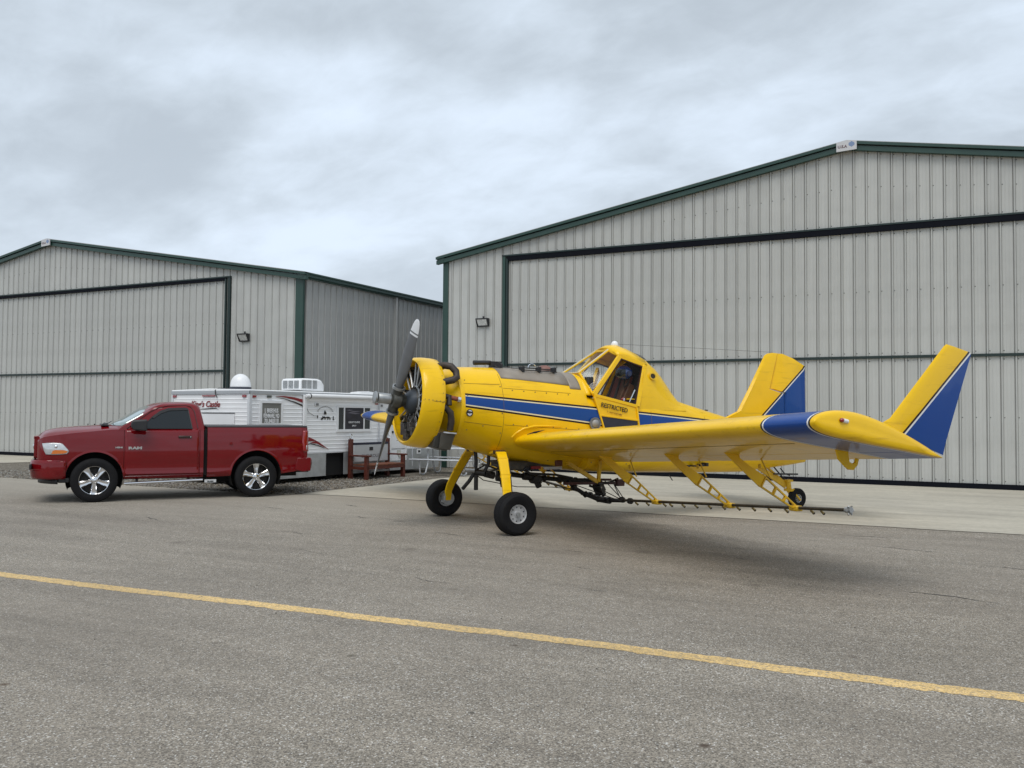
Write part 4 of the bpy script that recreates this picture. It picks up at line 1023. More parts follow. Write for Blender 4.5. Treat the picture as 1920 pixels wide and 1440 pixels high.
# wing root fairing and the little intake at the left root
g = M()
for s in (1, -1):
    rings = []
    for b, k in ((.50, 1.10), (.60, 1.05), (.70, 1.0)):
        rings.append([p_ for p_ in wring(foil(0, 1.0, 18), b, s, 1.0, k)])
    g.loft(rings, cap=(False, False))
g.obj('wing_root_fairing', YELLOW, PL, angle=60)
g = M(); g.prism([(.40, -.72, 1.375), (.50, -.715, 1.435), (.62, -.71, 1.475), (.80, -.70, 1.50), (.62, -.712, 1.445), (.56, -.72, 1.41)], (0, .03, 0)); g.obj('wing_root_intake', SHADEDARK, PL)
g = M(); g.tube([fus_pt(x, z, -1, .006) for x, z in ((.30, 1.38), (.36, 1.45), (.48, 1.52), (.66, 1.555), (.9, 1.56), (1.15, 1.55))], [.012, .014, .016, .016, .012, .004], 8); g.obj('root_lip', YELLOW, PL)

# upturned tips
WLN, WLC = (.665, -.747), .665 * 1.47 - .747 * 1.60
WLP = striped('winglet_paint', YELLOW, [
    ([(WLN[0], 0, WLN[1], -WLC + .034)], C_DK), ([(WLN[0], 0, WLN[1], -WLC + .010)], (0.75, 0.74, 0.72)), ([(WLN[0], 0, WLN[1], -WLC - .010)], C_BLUE)])
for s in (1, -1):
    W_ = WL if s > 0 else WR
    def sect(pl, pt, zc, y, th):
        ch = pt - pl; o_ = []
        for x, t_ in ((1, 0.02), (.7, .35), (.35, .8), (.12, .75), (.02, .3), (0, 0)): o_.append(Vector((pl + ch * x, y + th * t_, zc(x))))
        for x, t_ in ((.02, -.3), (.12, -.75), (.35, -.8), (.7, -.35), (1, -.02)): o_.append(Vector((pl + ch * x, y + th * t_, zc(x))))
        return o_
    g = M(); yb = -s * 6.73; yt = -s * 6.80
    g.loft([sect(1.10, 2.03, lambda x: 1.66 - .30 * x, yb, .035), sect(1.26, 2.07, lambda x: 1.73 - .23 * x, yb * 1.001, .035), sect(1.96, 2.375, lambda x: 2.45 - .07 * x, yt, .022), sect(2.0, 2.37, lambda x: 2.475 - .07 * x, yt, .010)])
    g.obj('winglet', WLP, W_, angle=50)

# ---- tail
FINP = striped('fin_paint', YELLOW, [
    ([(.6594, 0, -.7518, -.6594 * 5.87 + .7518 * 1.76 + .040)], C_DK), ([(.6594, 0, -.7518, -.6594 * 5.87 + .7518 * 1.76 + .008)], (0.75, 0.74, 0.72)), ([(.6594, 0, -.7518, -.6594 * 5.87 + .7518 * 1.76 - .014)], C_BLUE)])
def slab(name, pts, th0, m_, parent, taper=.6):
    """fin-like plate: thicker along its middle"""
    P = [Vector((x, 0, z)) for x, z in pts]; c_ = sum(P, Vector()) / len(P)
    g = M(); n = len(P)
    inn = [c_ + (p_ - c_) * .86 for p_ in P]
    vs_ = [p_ + Vector((0, .008, 0)) for p_ in P] + [p_ + Vector((0, -.008, 0)) for p_ in P] + [p_ + Vector((0, th0, 0)) for p_ in inn] + [p_ + Vector((0, -th0, 0)) for p_ in inn]
    f_ = [tuple(2 * n + i for i in range(n)), tuple(3 * n + i for i in range(n - 1, -1, -1))]
    for i in range(n):
        j = (i + 1) % n
        f_ += [(i, j, 2 * n + j, 2 * n + i), (n + j, n + i, 3 * n + i, 3 * n + j), (i, n + i, n + j, j)]
    g.add(vs_, f_); return g.obj(name, m_, parent, angle=30)
slab('fin', [(4.85, 1.62), (5.22, 1.77), (5.55, 2.29), (5.91, 2.88), (5.98, 2.925), (6.10, 2.945), (6.232, 2.94), (6.036, 2.255), (6.41, 2.165), (6.41, 1.30), (5.4, 1.5)], .042, FINP, PL)
slab('rudder', [(6.245, 2.938), (6.36, 2.935), (6.62, 2.86), (6.93, 2.72), (6.95, 1.82), (6.93, 1.15), (6.425, 1.28), (6.425, 2.18), (6.055, 2.262)], .034, FINP, PL)
for s in (1, -1):
    g = M(); st = [[(5.55, 1.50), (5.62, 1.535), (5.9, 1.53), (6.15, 1.47), (6.15, 1.44), (5.9, 1.44), (5.6, 1.46)]]
    g.loft([[Vector((x, -s * .16, z)) for x, z in st[0]], [Vector((x * .55 + 2.72, -s * 2.45, z + .02)) for x, z in st[0]]]); g.obj('stabilizer', YELLOW, PL)
    g = M(); g.prism([(6.17, -s * .17, 1.435), (6.72, -s * .17, 1.33), (6.70, -s * 2.3, 1.36), (6.13, -s * 2.45, 1.455)], (0, 0, .03)); g.obj('elevator', YELLOW, PL)
    g = M(); g.bar((5.9, -s * .17, 1.0), (5.9, -s * 1.3, 1.43), .06, .02); g.obj('tail_strut', YELLOW, PL)
# registration: only the feet of the characters show under the wing
g = M()
for x, w_, h_ in ((3.70, .05, .03), (3.84, .10, .02), (4.02, .05, .04), (4.12, .05, .06)):
    g.prism([(x, -.53 + .02 * (x - 3.7) * 3, 0.86), (x + w_, -.53 + .02 * (x - 3.7) * 3, 0.86), (x + w_, -.53 + .02 * (x - 3.7) * 3, .86 + h_), (x, -.53 + .02 * (x - 3.7) * 3, .86 + h_)], (0, .15, 0))
g.obj('registration_mark', INK, PL)
g = M(); g.bar((3.62, -.1, .70), (3.70, -.1, .60), .02, .008); g.obj('belly_drain', BLACKPL, PL)

# ---- landing gear
def wheel(name, o, ax, r_, w_, rim_r, parent, rimm, tyre_m=RUBBER):
    o, ax = Vector(o), Vector(ax)
    g = M(); h = w_ / 2
    pr = [(rim_r, -h * .62), (rim_r * 1.06, -h * .78), (r_ * .70, -h * 1.0), (r_ * .84, -h * .98), (r_ * .93, -h * .84), (r_ * .975, -h * .62)]
    for q in (-.42, -.14, .14, .42):
        pr += [(r_ * .995, (q - .10) * h), (r_ * .998, (q + .08) * h), (r_ * .975, (q + .10) * h), (r_ * .975, (q + .15) * h)]
    pr += [(r_ * .975, h * .62), (r_ * .93, h * .84), (r_ * .84, h * .98), (r_ * .70, h * 1.0), (rim_r * 1.06, h * .78), (rim_r, h * .62)]
    g.lathe(pr, o, ax, 40); Wt = g.obj(name, tyre_m, parent, angle=30)
    g = M()
    for s in (1, -1):
        g.lathe([(rim_r * 1.03, h * .70), (rim_r, h * .76), (rim_r * .90, h * .70), (rim_r * .86, h * .58), (rim_r * .40, h * .54), (rim_r * .36, h * .62), (rim_r * .20, h * .64), (.001, h * .66)], o, ax * s, 32)
    Rm = g.obj('rim', rimm, Wt)
    g = M()
    for k in range(9):
        a = 2 * math.pi * k / 9
        a1 = Vector((0, 0, 1)); s1 = ax.cross(a1).normalized(); u1 = s1.cross(ax)
        for s in (1, -1):
            p_ = o + (s1 * math.cos(a) + u1 * math.sin(a)) * rim_r * .74 + ax * (s * h * .555); g.cyl(p_, p_ + ax * (s * .012), .009, n=6)
    g.obj('rim_bolt', BLACKPL, Rm, kind='stuff')
    return Wt
RIMG = mat('rim_grey', (0.46, 0.465, 0.47), 0.45, metal=.25, var=.12, vscale=9, dirt=((.1, .09, .08), .4, 12))
for s in (1, -1):
    path = [(.11, .30, 1.13), (.11, .48, 1.165), (.105, .58, 1.14), (.085, .68, 1.05), (.03, .88, .82), (-.03, 1.06, .56), (-.045, 1.125, .44), (-.045, 1.14, .27)]
    wd = [.17, .17, .165, .16, .15, .135, .12, .10]; rings = []
    for i, (x, b, z) in enumerate(path):
        p0, p1 = path[max(0, i - 1)], path[min(len(path) - 1, i + 1)]
        tg = Vector((0, p1[1] - p0[1], p1[2] - p0[2])).normalized(); nm = Vector((0, -tg.z, tg.y))
        c_ = Vector((x, b, z)); h = wd[i] / 2; t_ = .019
        q = [c_ + Vector((-h, 0, 0)) + nm * t_, c_ + Vector((h, 0, 0)) + nm * t_, c_ + Vector((h, 0, 0)) - nm * t_, c_ + Vector((-h, 0, 0)) - nm * t_]
        rings.append([Vector((p_.x, -s * p_.y, p_.z)) for p_ in q])
    g = M(); g.loft(rings); LG = g.obj('gear_leg', YELLOW, PL, bevel=.006)
    g = M()
    for i in (3, 4):
        x, b, z = path[i]; g.bar((x - .085, -s * b, z), (x + .085, -s * b, z), .016, .05, up=(0, 0, 1))
    g.obj('leg_clamp', YELLOW, LG)
    g = M(); g.tube([(x + wd[i] / 2 + .008, -s * b, z) for i, (x, b, z) in enumerate(path[1:])], .008, 6); g.obj('brake_line', BLACKPL, LG)
    g = M(); g.box((.02, -s * .50 - .05, 1.13), (.20, -s * .50 + .05, 1.185)); g.obj('leg_socket', mat('socket_dark', (0.05, 0.03, 0.01), .6), PL, bevel=.01)
    WH = wheel('main_wheel', (-.035, -s * 1.33, .308), (0, -s, 0), .312, .27, .135, PL, RIMG)
    g = M(); g.cyl((-.045, -s * 1.12, .308), (-.045, -s * 1.19, .308), .11, n=20); g.bar((-.1, -s * 1.14, .36), (-.13, -s * 1.16, .25), .06, .05); g.cyl((-.045, -s * 1.43, .308), (-.045, -s * 1.46, .308), .03, n=12); g.obj('wheel_brake', CASTMETAL, WH)
# tail wheel
g = M(); g.bar((5.75, 0, .80), (6.42, -.02, .42), .05, .10); g.bar((5.95, 0, .80), (6.43, -.02, .46), .05, .035); g.obj('tail_spring', YELLOWDULL, PL, bevel=.008)
TWC = Vector((6.60, -.13, .188))
g = M(); g.cyl((6.44, -.06, .54), (6.48, -.06, .30), .048, n=14); g.box((6.38, -.12, .50), (6.52, 0, .54)); g.bar((6.47, -.02, .36), (6.62, -.0, .15), .055, .03); g.bar((6.47, -.13, .36), (6.62, -.20, .15), .055, .03); g.box((6.42, -.16, .32), (6.52, .03, .37)); g.obj('tail_fork', YELLOWDULL, PL, bevel=.006)
g = M(); g.tube([(6.25, -.06, .76), (6.32, -.1, .66), (6.45, -.1, .62)], .012, 6); g.tube([(6.2, .06, .78), (6.36, .02, .6), (6.5, .02, .5)], .014, 6); g.bar((6.05, -.1, .66), (6.65, -.1, .64), .03, .03); g.obj('tail_linkage', BLACKPL, PL)
wheel('tail_wheel', TWC, (0, -1, 0), .192, .13, .075, PL, RIMG)

# ---- spray gear
BX = 2.45
def bz(b): return .300 + .065 * abs(b)
for s in (1, -1):
    g = M(); g.cyl((BX, -s * .40, bz(.4)), (BX, -s * 5.10, bz(5.1)), .022, n=10)
    BM = g.obj('spray_boom', mat('boom_pipe', (0.050, 0.040, 0.026), 0.45, metal=.3, var=.4, vscale=14), PL)
    g = M(); e_ = Vector((BX, -s * 5.10, bz(5.1))); g.cyl(e_, e_ + Vector((0, -s * .09, .005)), .034, n=12)
    for a in range(6):
        t_ = a * math.pi / 3; g.cyl(e_ + Vector((math.cos(t_) * .03, -s * .05, math.sin(t_) * .03)), e_ + Vector((math.cos(t_) * .06, -s * .07, math.sin(t_) * .06)), .012, n=6)
    g.obj('boom_end_cap', CASTMETAL, BM)
    for k in range(14):
        b = .72 + k * .305
        if any(abs(b - q) < .10 for q in (1.33, 3.03, 4.28)): b += .14
        p_ = Vector((BX, -s * b, bz(b)))
        g = M(); g.cyl(p_ + Vector((0, 0, .01)), p_ + Vector((.035, 0, -.03)), .010, n=8); g.cyl(p_ + Vector((.035, 0, -.03)), p_ + Vector((.072, 0, -.058)), .016, n=8); g.cyl(p_ + Vector((.072, 0, -.058)), p_ + Vector((.085, 0, -.068)), .018, n=8, mi=1)
        g.obj('spray_nozzle', [mat('nozzle_brass', (0.26, 0.19, 0.07), .4, metal=.4), BLACKPL], BM)
    W_ = WL if s > 0 else WR
    for b in (1.33, 3.03, 4.28):
        dx = BX - 2.48; dz = bz(b) - bz(4.28)
        o = le(b); e0 = o + CD * (.60 * CHORD) + CN * (naca(.60)[1] * CHORD + .02); e1 = o + CD * (.86 * CHORD) + CN * (naca(.86)[1] * CHORD + .015)
        top0 = Vector((e0.x, 0, e0.z)); top1 = Vector((e1.x, 0, e1.z)); foot = Vector((BX, 0, bz(b)))
        dr = (foot - top0).normalized(); nr = Vector((-dr.z, 0, dr.x))
        if nr.z < 0: nr = -nr
        mid = top0 + (foot - top0) * .52
        # upper web
        e2 = o + CD * (.725 * CHORD) + CN * (naca(.725)[1] * CHORD + .015); top2 = Vector((e2.x, 0, e2.z))
        P = [top0 + Vector((-.06, 0, .02)), top2, top2 + Vector((.01, 0, -.05)), top2 + (mid + nr * .075 - top2) * .45 - nr * .03, mid + nr * .075, mid - nr * .085]
        P = [Vector((p_.x, -s * b, p_.z)) for p_ in P]
        g = M(); g.prism(P, (0, -s * .018, 0)); HG = g.obj('boom_hanger', YELLOW, W_)
        # lower arm: two rails with rungs (lightening holes between)
        g = M(); y = -s * (b + .009)
        A0, A1 = mid - nr * .072, foot - nr * .022; C0, C1 = mid + nr * .072, foot + nr * .022
        f_ = lambda v_: Vector((v_.x, y, v_.z))
        g.bar(f_(A0 - dr * .04), f_(A1), .020, .026, up=(0, 1, 0)); g.bar(f_(C0 - dr * .04), f_(C1), .020, .026, up=(0, 1, 0))
        for t_ in (.02, .36, .66, .93): g.bar(f_(A0 + (A1 - A0) * t_), f_(C0 + (C1 - C0) * t_), .018, .045, up=(0, 1, 0))
        g.obj('hanger_arm', YELLOWDULL, HG)
        g = M(); g.box((BX - .05, min(y - .07, y + .07), foot.z - .04), (BX + .06, max(y - .07, y + .07), foot.z + .028)); g.obj('boom_clamp', YELLOWDULL, HG, bevel=.012)
        # control rod behind the web
        g = M(); g.cyl((e1.x + .08, y, e1.z + .03), (mid.x + .13, y, mid.z + .04), .010, n=6); g.cyl((e1.x + .09, y, e1.z - .10), (e1.x + .10, y, e1.z - .15), .018, n=8); g.obj('hinge_rod', YELLOWDULL, HG)
SP = mat('sprayer_black', (0.022, 0.020, 0.018), 0.5, metal=.3, var=.6, vscale=18, dirt=((.09, .08, .07), .5, 16))
g = M(); g.cyl((BX, -.45, bz(.4)), (BX - .1, -.1, .30), .035, n=10); g.cyl((BX, .45, bz(.4)), (BX - .1, .1, .30), .035, n=10); g.cyl((BX - .1, -.16, .30), (BX - .1, .16, .30), .055, n=12)
for b in (-.62, -.38, .38, .62): g.cyl((BX, b - .03, bz(.5)), (BX, b + .03, bz(.5)), .05, n=10)
g.obj('boom_manifold', SP, PL)
g = M(); g.tube([(.35, .08, .80), (.95, .05, .72), (1.55, .02, .66), (2.2, 0, .60)], .040, 10)
for x, z in ((.55, .77), (.95, .72), (1.2, .69), (1.5, .665), (1.8, .635)): g.cyl((x - .02, .05, z + .003), (x + .02, .045, z - .003), .060, n=12)
g.obj('spray_main_pipe', SP, PL)
g = M(); g.tube([(1.62, -.02, .64), (1.72, -.03, .54), (1.92, -.04, .42), (2.15, -.06, .33), (BX - .08, -.08, .30)], .034, 10)
for x, z in ((1.72, .54), (1.95, .41), (2.2, .325)): g.cyl((x - .02, -.04, z + .018), (x + .02, -.04, z - .018), .052, n=12)
g.obj('spray_downpipe', SP, PL)
g = M(); g.cyl((1.02, -.08, .68), (1.02, .12, .68), .075, n=16); g.cyl((1.02, -.05, .63), (1.06, -.05, .56), .05, n=12); g.cyl((.80, .02, .74), (.98, .02, .72), .065, n=14); g.obj('spray_valve', SP, PL, bevel=.006)
g = M(); g.bar((2.06, -.22, .60), (2.19, -.14, .44), .15, .14); g.cyl((2.03, -.22, .63), (2.10, -.20, .55), .05, n=12); g.cyl((2.19, -.16, .45), (2.25, -.15, .40), .042, n=12); g.bar((1.98, -.1, .56), (2.1, -.14, .52), .04, .04); PU = g.obj('spray_pump', SP, PL, bevel=.01)
g = M(); g.cyl((2.10, -.26, .535), (2.105, -.28, .53), .020, n=10); g.obj('pump_bolt', CHROME, PU)
g = M()
for p_ in ([(1.35, -.1, .70), (1.75, -.25, .55), (2.3, -.55, .335)], [(2.15, -.3, .66), (2.35, -.35, .45), (2.44, -.42, .33)], [(2.20, -.05, .66), (2.30, -.10, .45), (2.44, -.40, .33)], [(2.30, -.3, .66), (2.42, -.4, .33)], [(2.44, -.05, .66), (2.45, -.45, .34)],
           [(-.1, .25, .88), (.5, .9, .62), (1.3, 1.2, .46), (2.1, 1.35, .42), (BX, 1.4, .38)], [(.9, .2, .74), (1.6, .5, .55), (2.4, .6, .36)]):
    g.tube(p_, .008, 6)
g.obj('boom_brace', SP, PL)
g = M(); g.tube([(.55, -.18, .93), (.78, -.26, .80), (1.0, -.2, .78), (1.3, -.16, .76), (1.6, -.2, .70)], .02, 8); g.tube([(.4, .1, .95), (.62, -.28, .84), (.72, -.30, .90), (.82, -.24, .84)], .016, 8); g.tube([(1.85, -.15, .68), (2.05, -.3, .60), (2.3, -.25, .62), (2.55, -.1, .66)], .018, 8); g.obj('spray_hose', BLACKPL, PL)
g = M(); g.box((.32, -.24, .90), (1.30, .24, 1.0)); g.prism([(.25, -.3, 1.0), (.42, -.3, .86), (.62, -.3, .86), (.75, -.3, .98)], (0, .5, 0)); g.obj('hopper_gate', mat('gate_grey', (0.075, 0.07, 0.062), .5, metal=.4, var=.5, vscale=9), PL, bevel=.01)
g = M(); g.box((.78, -.30, .87), (.95, -.27, .915)); g.obj('gate_tag', REDINK, PL)
g = M(); g.box((1.02, -.28, .855), (1.35, -.26, .90)); g.obj('gate_plate', GALV, PL)
g = M(); g.bar((1.4, -.25, .62), (2.58, -.25, .60), .035, .045); g.bar((1.55, .2, .66), (2.6, .2, .62), .03, .04); g.box((2.42, -.29, .55), (2.56, -.21, .66)); g.obj('pump_rail', mat('rail_redbrown', (0.06, 0.018, 0.014), .5, metal=.3, var=.4), PL)
g = M(); g.bar((1.25, -.62, .98), (1.86, -.55, .66), .05, .06); g.bar((1.86, -.62, 1.0), (1.87, -.56, .66), .045, .05); g.obj('belly_brace', YELLOWDULL, PL)
g = M(); g.box((1.06, -.60, .93), (1.18, -.54, 1.02)); g.obj('step_bracket', mat('bracket_brown', (.10, .03, .015), .5), PL, bevel=.01)
# forward pump cluster between the legs
g = M(); g.tube([(-.02, .10, 1.16), (-.01, .09, 1.0), (-.03, .06, .84), (-.12, .10, .68), (-.20, .18, .55)], .032, 8); g.tube([(.16, -.02, 1.12), (.15, -.03, .95), (.08, -.02, .82)], .030, 8); g.cyl((-.04, .02, .78), (-.04, .02, .54), .034, n=10)
g.obj('pump_bracket', SP, PL)
g = M(); g.cyl((-.06, .08, .82), (.10, -.02, .80), .05, n=12); g.cyl((.10, .0, .80), (.26, -.01, .76), .058, n=12); g.cyl((.30, -.02, .74), (.44, -.03, .72), .066, n=12); g.cyl((.38, -.02, .68), (.40, -.02, .58), .026, n=8); g.tube([(.1, -.1, .82), (.22, -.22, .88), (.36, -.18, .86), (.5, -.1, .80)], .016, 8); g.tube([(.02, .1, .86), (.2, .2, .92), (.4, .15, .85)], .014, 8); g.obj('forward_pump', SP, PL, bevel=.004)
g = M(); g.cyl((-.22, .05, .865), (-.08, .0, .855), .045, n=14); g.obj('pump_stub', CASTMETAL, PL)

# ------------------------------------------------------------------ pickup truck (x aft from the front axle, y right, z up)
TK = empty('pickup_truck', (-15.488, 12.0927, 0), math.atan2(0.79762, 0.60316), 'dark red regular cab pickup truck with chrome five spoke wheels', 'truck')
def hw_front(x): return float(np.interp(x, [-1.0, -.97, -.92, -.85, -.74, -.55, -.3, 0.0, .52], [.60, .72, .82, .885, .935, .965, .98, .985, .985]))
def zhood(x): return float(np.interp(x, [-1.0, -.96, -.86, -.70, -.45, .1, .30, .52], [1.22, 1.29, 1.355, 1.395, 1.425, 1.462, 1.470, 1.47]))
def zfend(x): return float(np.interp(x, [-1.0, -.96, -.86, -.70, -.45, .1, .30, .52], [1.13, 1.20, 1.245, 1.275, 1.31, 1.365, 1.385, 1.39]))
def side_prof(z):  # factor of half width, below the belt
    return float(np.interp(z, [.40, .46, .525, .56, .60, .74, .77, .90, 1.02, 1.10, 1.25, 1.38, 1.43], [.90, .948, .988, .984, .974, .986, .992, 1.0, .998, .990, .978, .958, .93]))
def ring_front(x):
    h = hw_front(x); zf, zh_ = zfend(x), zhood(x); z0 = float(np.interp(x, [-1.0, -.6, -.2, .52], [.52, .46, .43, .43]))
    half = []
    for t in (0, .04, .10, .14, .18, .26, .33, .36, .50, .62, .72, .84, .94, 1.0): 
        z = z0 + (zf - z0) * t; half.append((h * side_prof(z), z))
    half += [(h * .90, zf + (zh_ - zf) * .25), (h * .80, zf + (zh_ - zf) * .62), (h * .60, zh_ - .022), (h * .54, zh_ - .004), (h * .3, zh_ + .004)]
    return [Vector((x, -y, z)) for y, z in half] + [Vector((x, 0, zh_ + .006))] + [Vector((x, y, z)) for y, z in reversed(half)]
def cutter(x, r_, y0, y1, z):
    return M().cyl((x, y0, z), (x, y1, z), r_, n=48, cap=(True, True)).obj('cutter', RED, TK)
g = M(); g.loft([ring_front(x) for x in (-1.0, -.97, -.92, -.86, -.78, -.68, -.55, -.35, -.15, .1, .3, .505)])
FC = g.obj('front_body', RED, TK, angle=32)
bpy.context.view_layer.update()
cut(FC, [cutter(0, .505, -1.2, -.52, .455), cutter(0, .505, .52, 1.2, .455)])
def ring_cab(x):
    half = []
    for t in (0, .04, .10, .14, .18, .26, .33, .36, .50, .62, .72, .84, .94, 1.0):
        z = .43 + (1.405 - .43) * t; half.append((.985 * side_prof(z), z))
    return [Vector((x, -y, z)) for y, z in half] + [Vector((x, y, z)) for y, z in reversed(half)]
g = M(); g.loft([ring_cab(x) for x in (.512, .9, 1.4, 1.895)]); g.obj('cab_body', RED, TK)
g = M(); g.loft([ring_cab(x) for x in (1.903, 1.94, 1.972)]); g.obj('cab_corner', RED, TK)
# greenhouse
def bow(y, hy): return .25 * (abs(y) / hy) ** 2.6
def rrect(x0, x1, hy, z, rf, rb, n=5):
    k = rf / .25
    P = [Vector((x0 + k * bow(y, hy), y, z)) for y in np.linspace(hy, -hy, 17)]
    for cy, a0 in ((-hy, 270), (hy, 0)):
        ox = x1 - rb; oy = cy + (rb if cy < 0 else -rb)
        for q in range(n):
            a = R(a0 + 90 * q / (n - 1)); P.append(Vector((ox + rb * math.cos(a), oy + rb * math.sin(a), z)))
    return P
GH = [(1.37, .14, 2.0, .945, .25, .06), (1.44, .22, 1.995, .925, .25, .07), (1.60, .50, 1.965, .865, .24, .08), (1.76, .76, 1.93, .80, .22, .09), (1.85, .92, 1.895, .755, .2, .1), (1.895, 1.02, 1.85, .70, .2, .12), (1.925, 1.14, 1.78, .60, .2, .14), (1.938, 1.3, 1.66, .42, .2, .14)]
g = M(); g.loft([rrect(a, b, hy, z, rf, rb) for z, a, b, hy, rf, rb in GH]); g.obj('cab_roof', RED, TK, angle=40)
def ghs(z):
    zs = [q[0] for q in GH]; return [float(np.interp(z, zs, [q[k] for q in GH])) for k in (1, 2, 3)]
# windshield: follows the front of the greenhouse
def ws_row(z, k, off):
    x0, x1, hy = ghs(z); L_ = []
    for y in np.linspace(-hy + .035, hy - .035, 17): L_.append(Vector((x0 + bow(y, hy) - off, y, z + off)))
    return L_
g = M(); g.loft([ws_row(z, 0, .006) for z in (1.455, 1.55, 1.65, 1.75, 1.845)], closed=False); g.obj('windshield', WSGLASS, TK, angle=60).modifiers.new('s', 'SOLIDIFY').thickness = .004
g = M(); g.bar((.14, -.7, 1.475), (.22, .05, 1.49), .03, .02); g.bar((.16, .05, 1.475), (.2, .7, 1.49), .03, .02); g.bar((.20, -.62, 1.485), (.3, -.1, 1.535), .012, .012); g.box((.1, -.8, 1.455), (.24, .8, 1.475)); g.obj('wiper', BLACKPL, TK)
for s in (-1, 1):
    # door: skin slightly proud with real gaps, window, visor
    def ys(z, off): return s * (.985 * side_prof(z) + off)
    zr = [.50, .525, .56, .60, .74, .77, .90, 1.02, 1.08, 1.2, 1.32, 1.395]
    g = M(); rows = []
    for x in (.53, .57, 1.2, 1.84, 1.88):
        o_ = .004 if x in (.53, 1.88) else .010
        rows.append([Vector((x + (.02 if x > 1.8 and z < .6 else 0), ys(z, o_ if 0 < i < len(zr) - 1 else .004), z)) for i, z in enumerate(zr)])
    g.loft(rows, closed=False); D = g.obj('cab_door', RED, TK, angle=40)
    D.modifiers.new('s', 'SOLIDIFY').thickness = .006
    def yg(z, off): return s * (ghs(z)[2] + off)
    # upper door frame
    def gl(pts, off): return [Vector((x, yg(z, off), z)) for x, z in pts]
    outer = [(.55, 1.40), (.98, 1.735), (1.12, 1.81), (1.30, 1.853), (1.64, 1.862), (1.74, 1.835), (1.80, 1.74), (1.86, 1.40)]
    win = [(.80, 1.405), (1.02, 1.64), (1.16, 1.745), (1.32, 1.80), (1.62, 1.812), (1.68, 1.77), (1.75, 1.405)]
    g = M()
    for i in range(len(outer) - 1):
        a, b = gl([outer[i], outer[i + 1]], .006); g.bar(a, b, .012, .012, up=(0, s, 0))
    g.obj('door_seam', mat('seam_dark_red', (0.022, 0.002, 0.003), .5), D)
    g = M(); g.prism(gl(win, .010), (0, -s * .012, 0)); g.obj('door_window', DARKGLASS, D)
    g = M()
    pw = gl(win, .011)
    for i in range(len(pw)): g.bar(pw[i], pw[(i + 1) % len(pw)], .016, .014, up=(0, s, 0))
    g.obj('window_seal', BLACKPL, D)
    g = M(); vt = [(1.0, 1.63), (1.15, 1.75), (1.31, 1.81), (1.63, 1.822), (1.68, 1.80)]; vb = [(1.68, 1.765), (1.62, 1.772), (1.32, 1.757), (1.17, 1.70), (1.03, 1.60)]
    g.prism(gl(vt, .028) + gl(vb, .018), (0, s * .006, 0)); g.obj('rain_visor', BLACKPL, D)
    g = M(); g.box((1.49, min(ys(1.24, .006), ys(1.24, .034)), 1.215), (1.74, max(ys(1.24, .006), ys(1.24, .034)), 1.262)); H_ = g.obj('door_handle', mat('handle_dark', (0.03, 0.012, 0.008), .35), D, bevel=.012)
    g = M(); y_ = ys(1.24, .036); g.cyl((1.72, y_, 1.24), (1.72, y_ + s * .004, 1.24), .012, n=10); g.obj('lock', CHROME, H_)
    g = M(); q = ys(1.4, 0); g.box((.70, min(q, q + s * .16), 1.37), (.78, max(q, q + s * .16), 1.415)); MR_ = g.obj('mirror_arm', BLACKPL, D, bevel=.01)
    g = M(); a, b = sorted((q + s * .06, q + s * .29)); g.loft([[Vector((x, y, z)) for y, z in ((a, z0), (b, z0 + .01), (b, z1 - .02), (a + .03, z1), (a, z1 - .02))] for x, z0, z1 in ((.62, 1.42, 1.54), (.66, 1.385, 1.575), (.88, 1.365, 1.585), (.90, 1.37, 1.58))]); g.obj('mirror_housing', BLACKPL, MR_, bevel=.015)
    # crease lines on door
    # fender badge + door lettering
    if s < 0:
        yy = -(.985 * 1.0 + .012)
        text('door_lettering', 'RAM', .068, CHROME, D, (.585, yy - .002, 1.005), (1, 0, 0), (0, 0, 1), ext=.004, bold=.004, sx=1.75)
        text('fender_badge', 'HEMI', .038, CHROME, TK, (.355, yy + .008, 1.028), (1, 0, 0), (0, 0, 1), ext=.003, bold=.002, sx=1.5)
    # wheels
    for x in (0.0, 3.01):
        o = Vector((x, s * .865, .419))
        g = M(); h = .135; rr_ = .420
        pr = [(.262, -h * .75), (.275, -h * .92), (.33, -h * 1.02), (.375, -h * .98), (.405, -h * .86), (.416, -h * .66)]
        for q in (-.5, -.17, .17, .5): pr += [(.4195, (q - .12) * h), (.4195, (q + .10) * h), (.410, (q + .12) * h), (.410, (q + .17) * h)]
        pr += [(.416, h * .72), (.405, h * .86), (.375, h * .98), (.33, h * 1.02), (.275, h * .92), (.262, h * .75)]
        g.lathe(pr, o, (0, s, 0), 48); WHL = g.obj('wheel', RUBBER, TK, angle=30)
        g = M(); g.lathe([(.262, -.12), (.255, .02), (.252, .085), (.262, .108), (.270, .112), (.266, .098)], o, (0, s, 0), 48); RM = g.obj('rim', CHROME, WHL)
        g = M(); g.lathe([(.001, -.02), (.17, -.02), (.17, -.035), (.255, -.05)], o, (0, s, 0), 32); g.cyl(o + Vector((0, s * -.01, 0)), o + Vector((0, s * .02, 0)), .10, n=20); g.obj('brake_disc', mat('brake_dark', (0.03, 0.028, 0.026), .5, metal=.5, var=.4), WHL)
        a0 = {0.0: 90, 3.01: -90}[x] + (180 if False else 0)
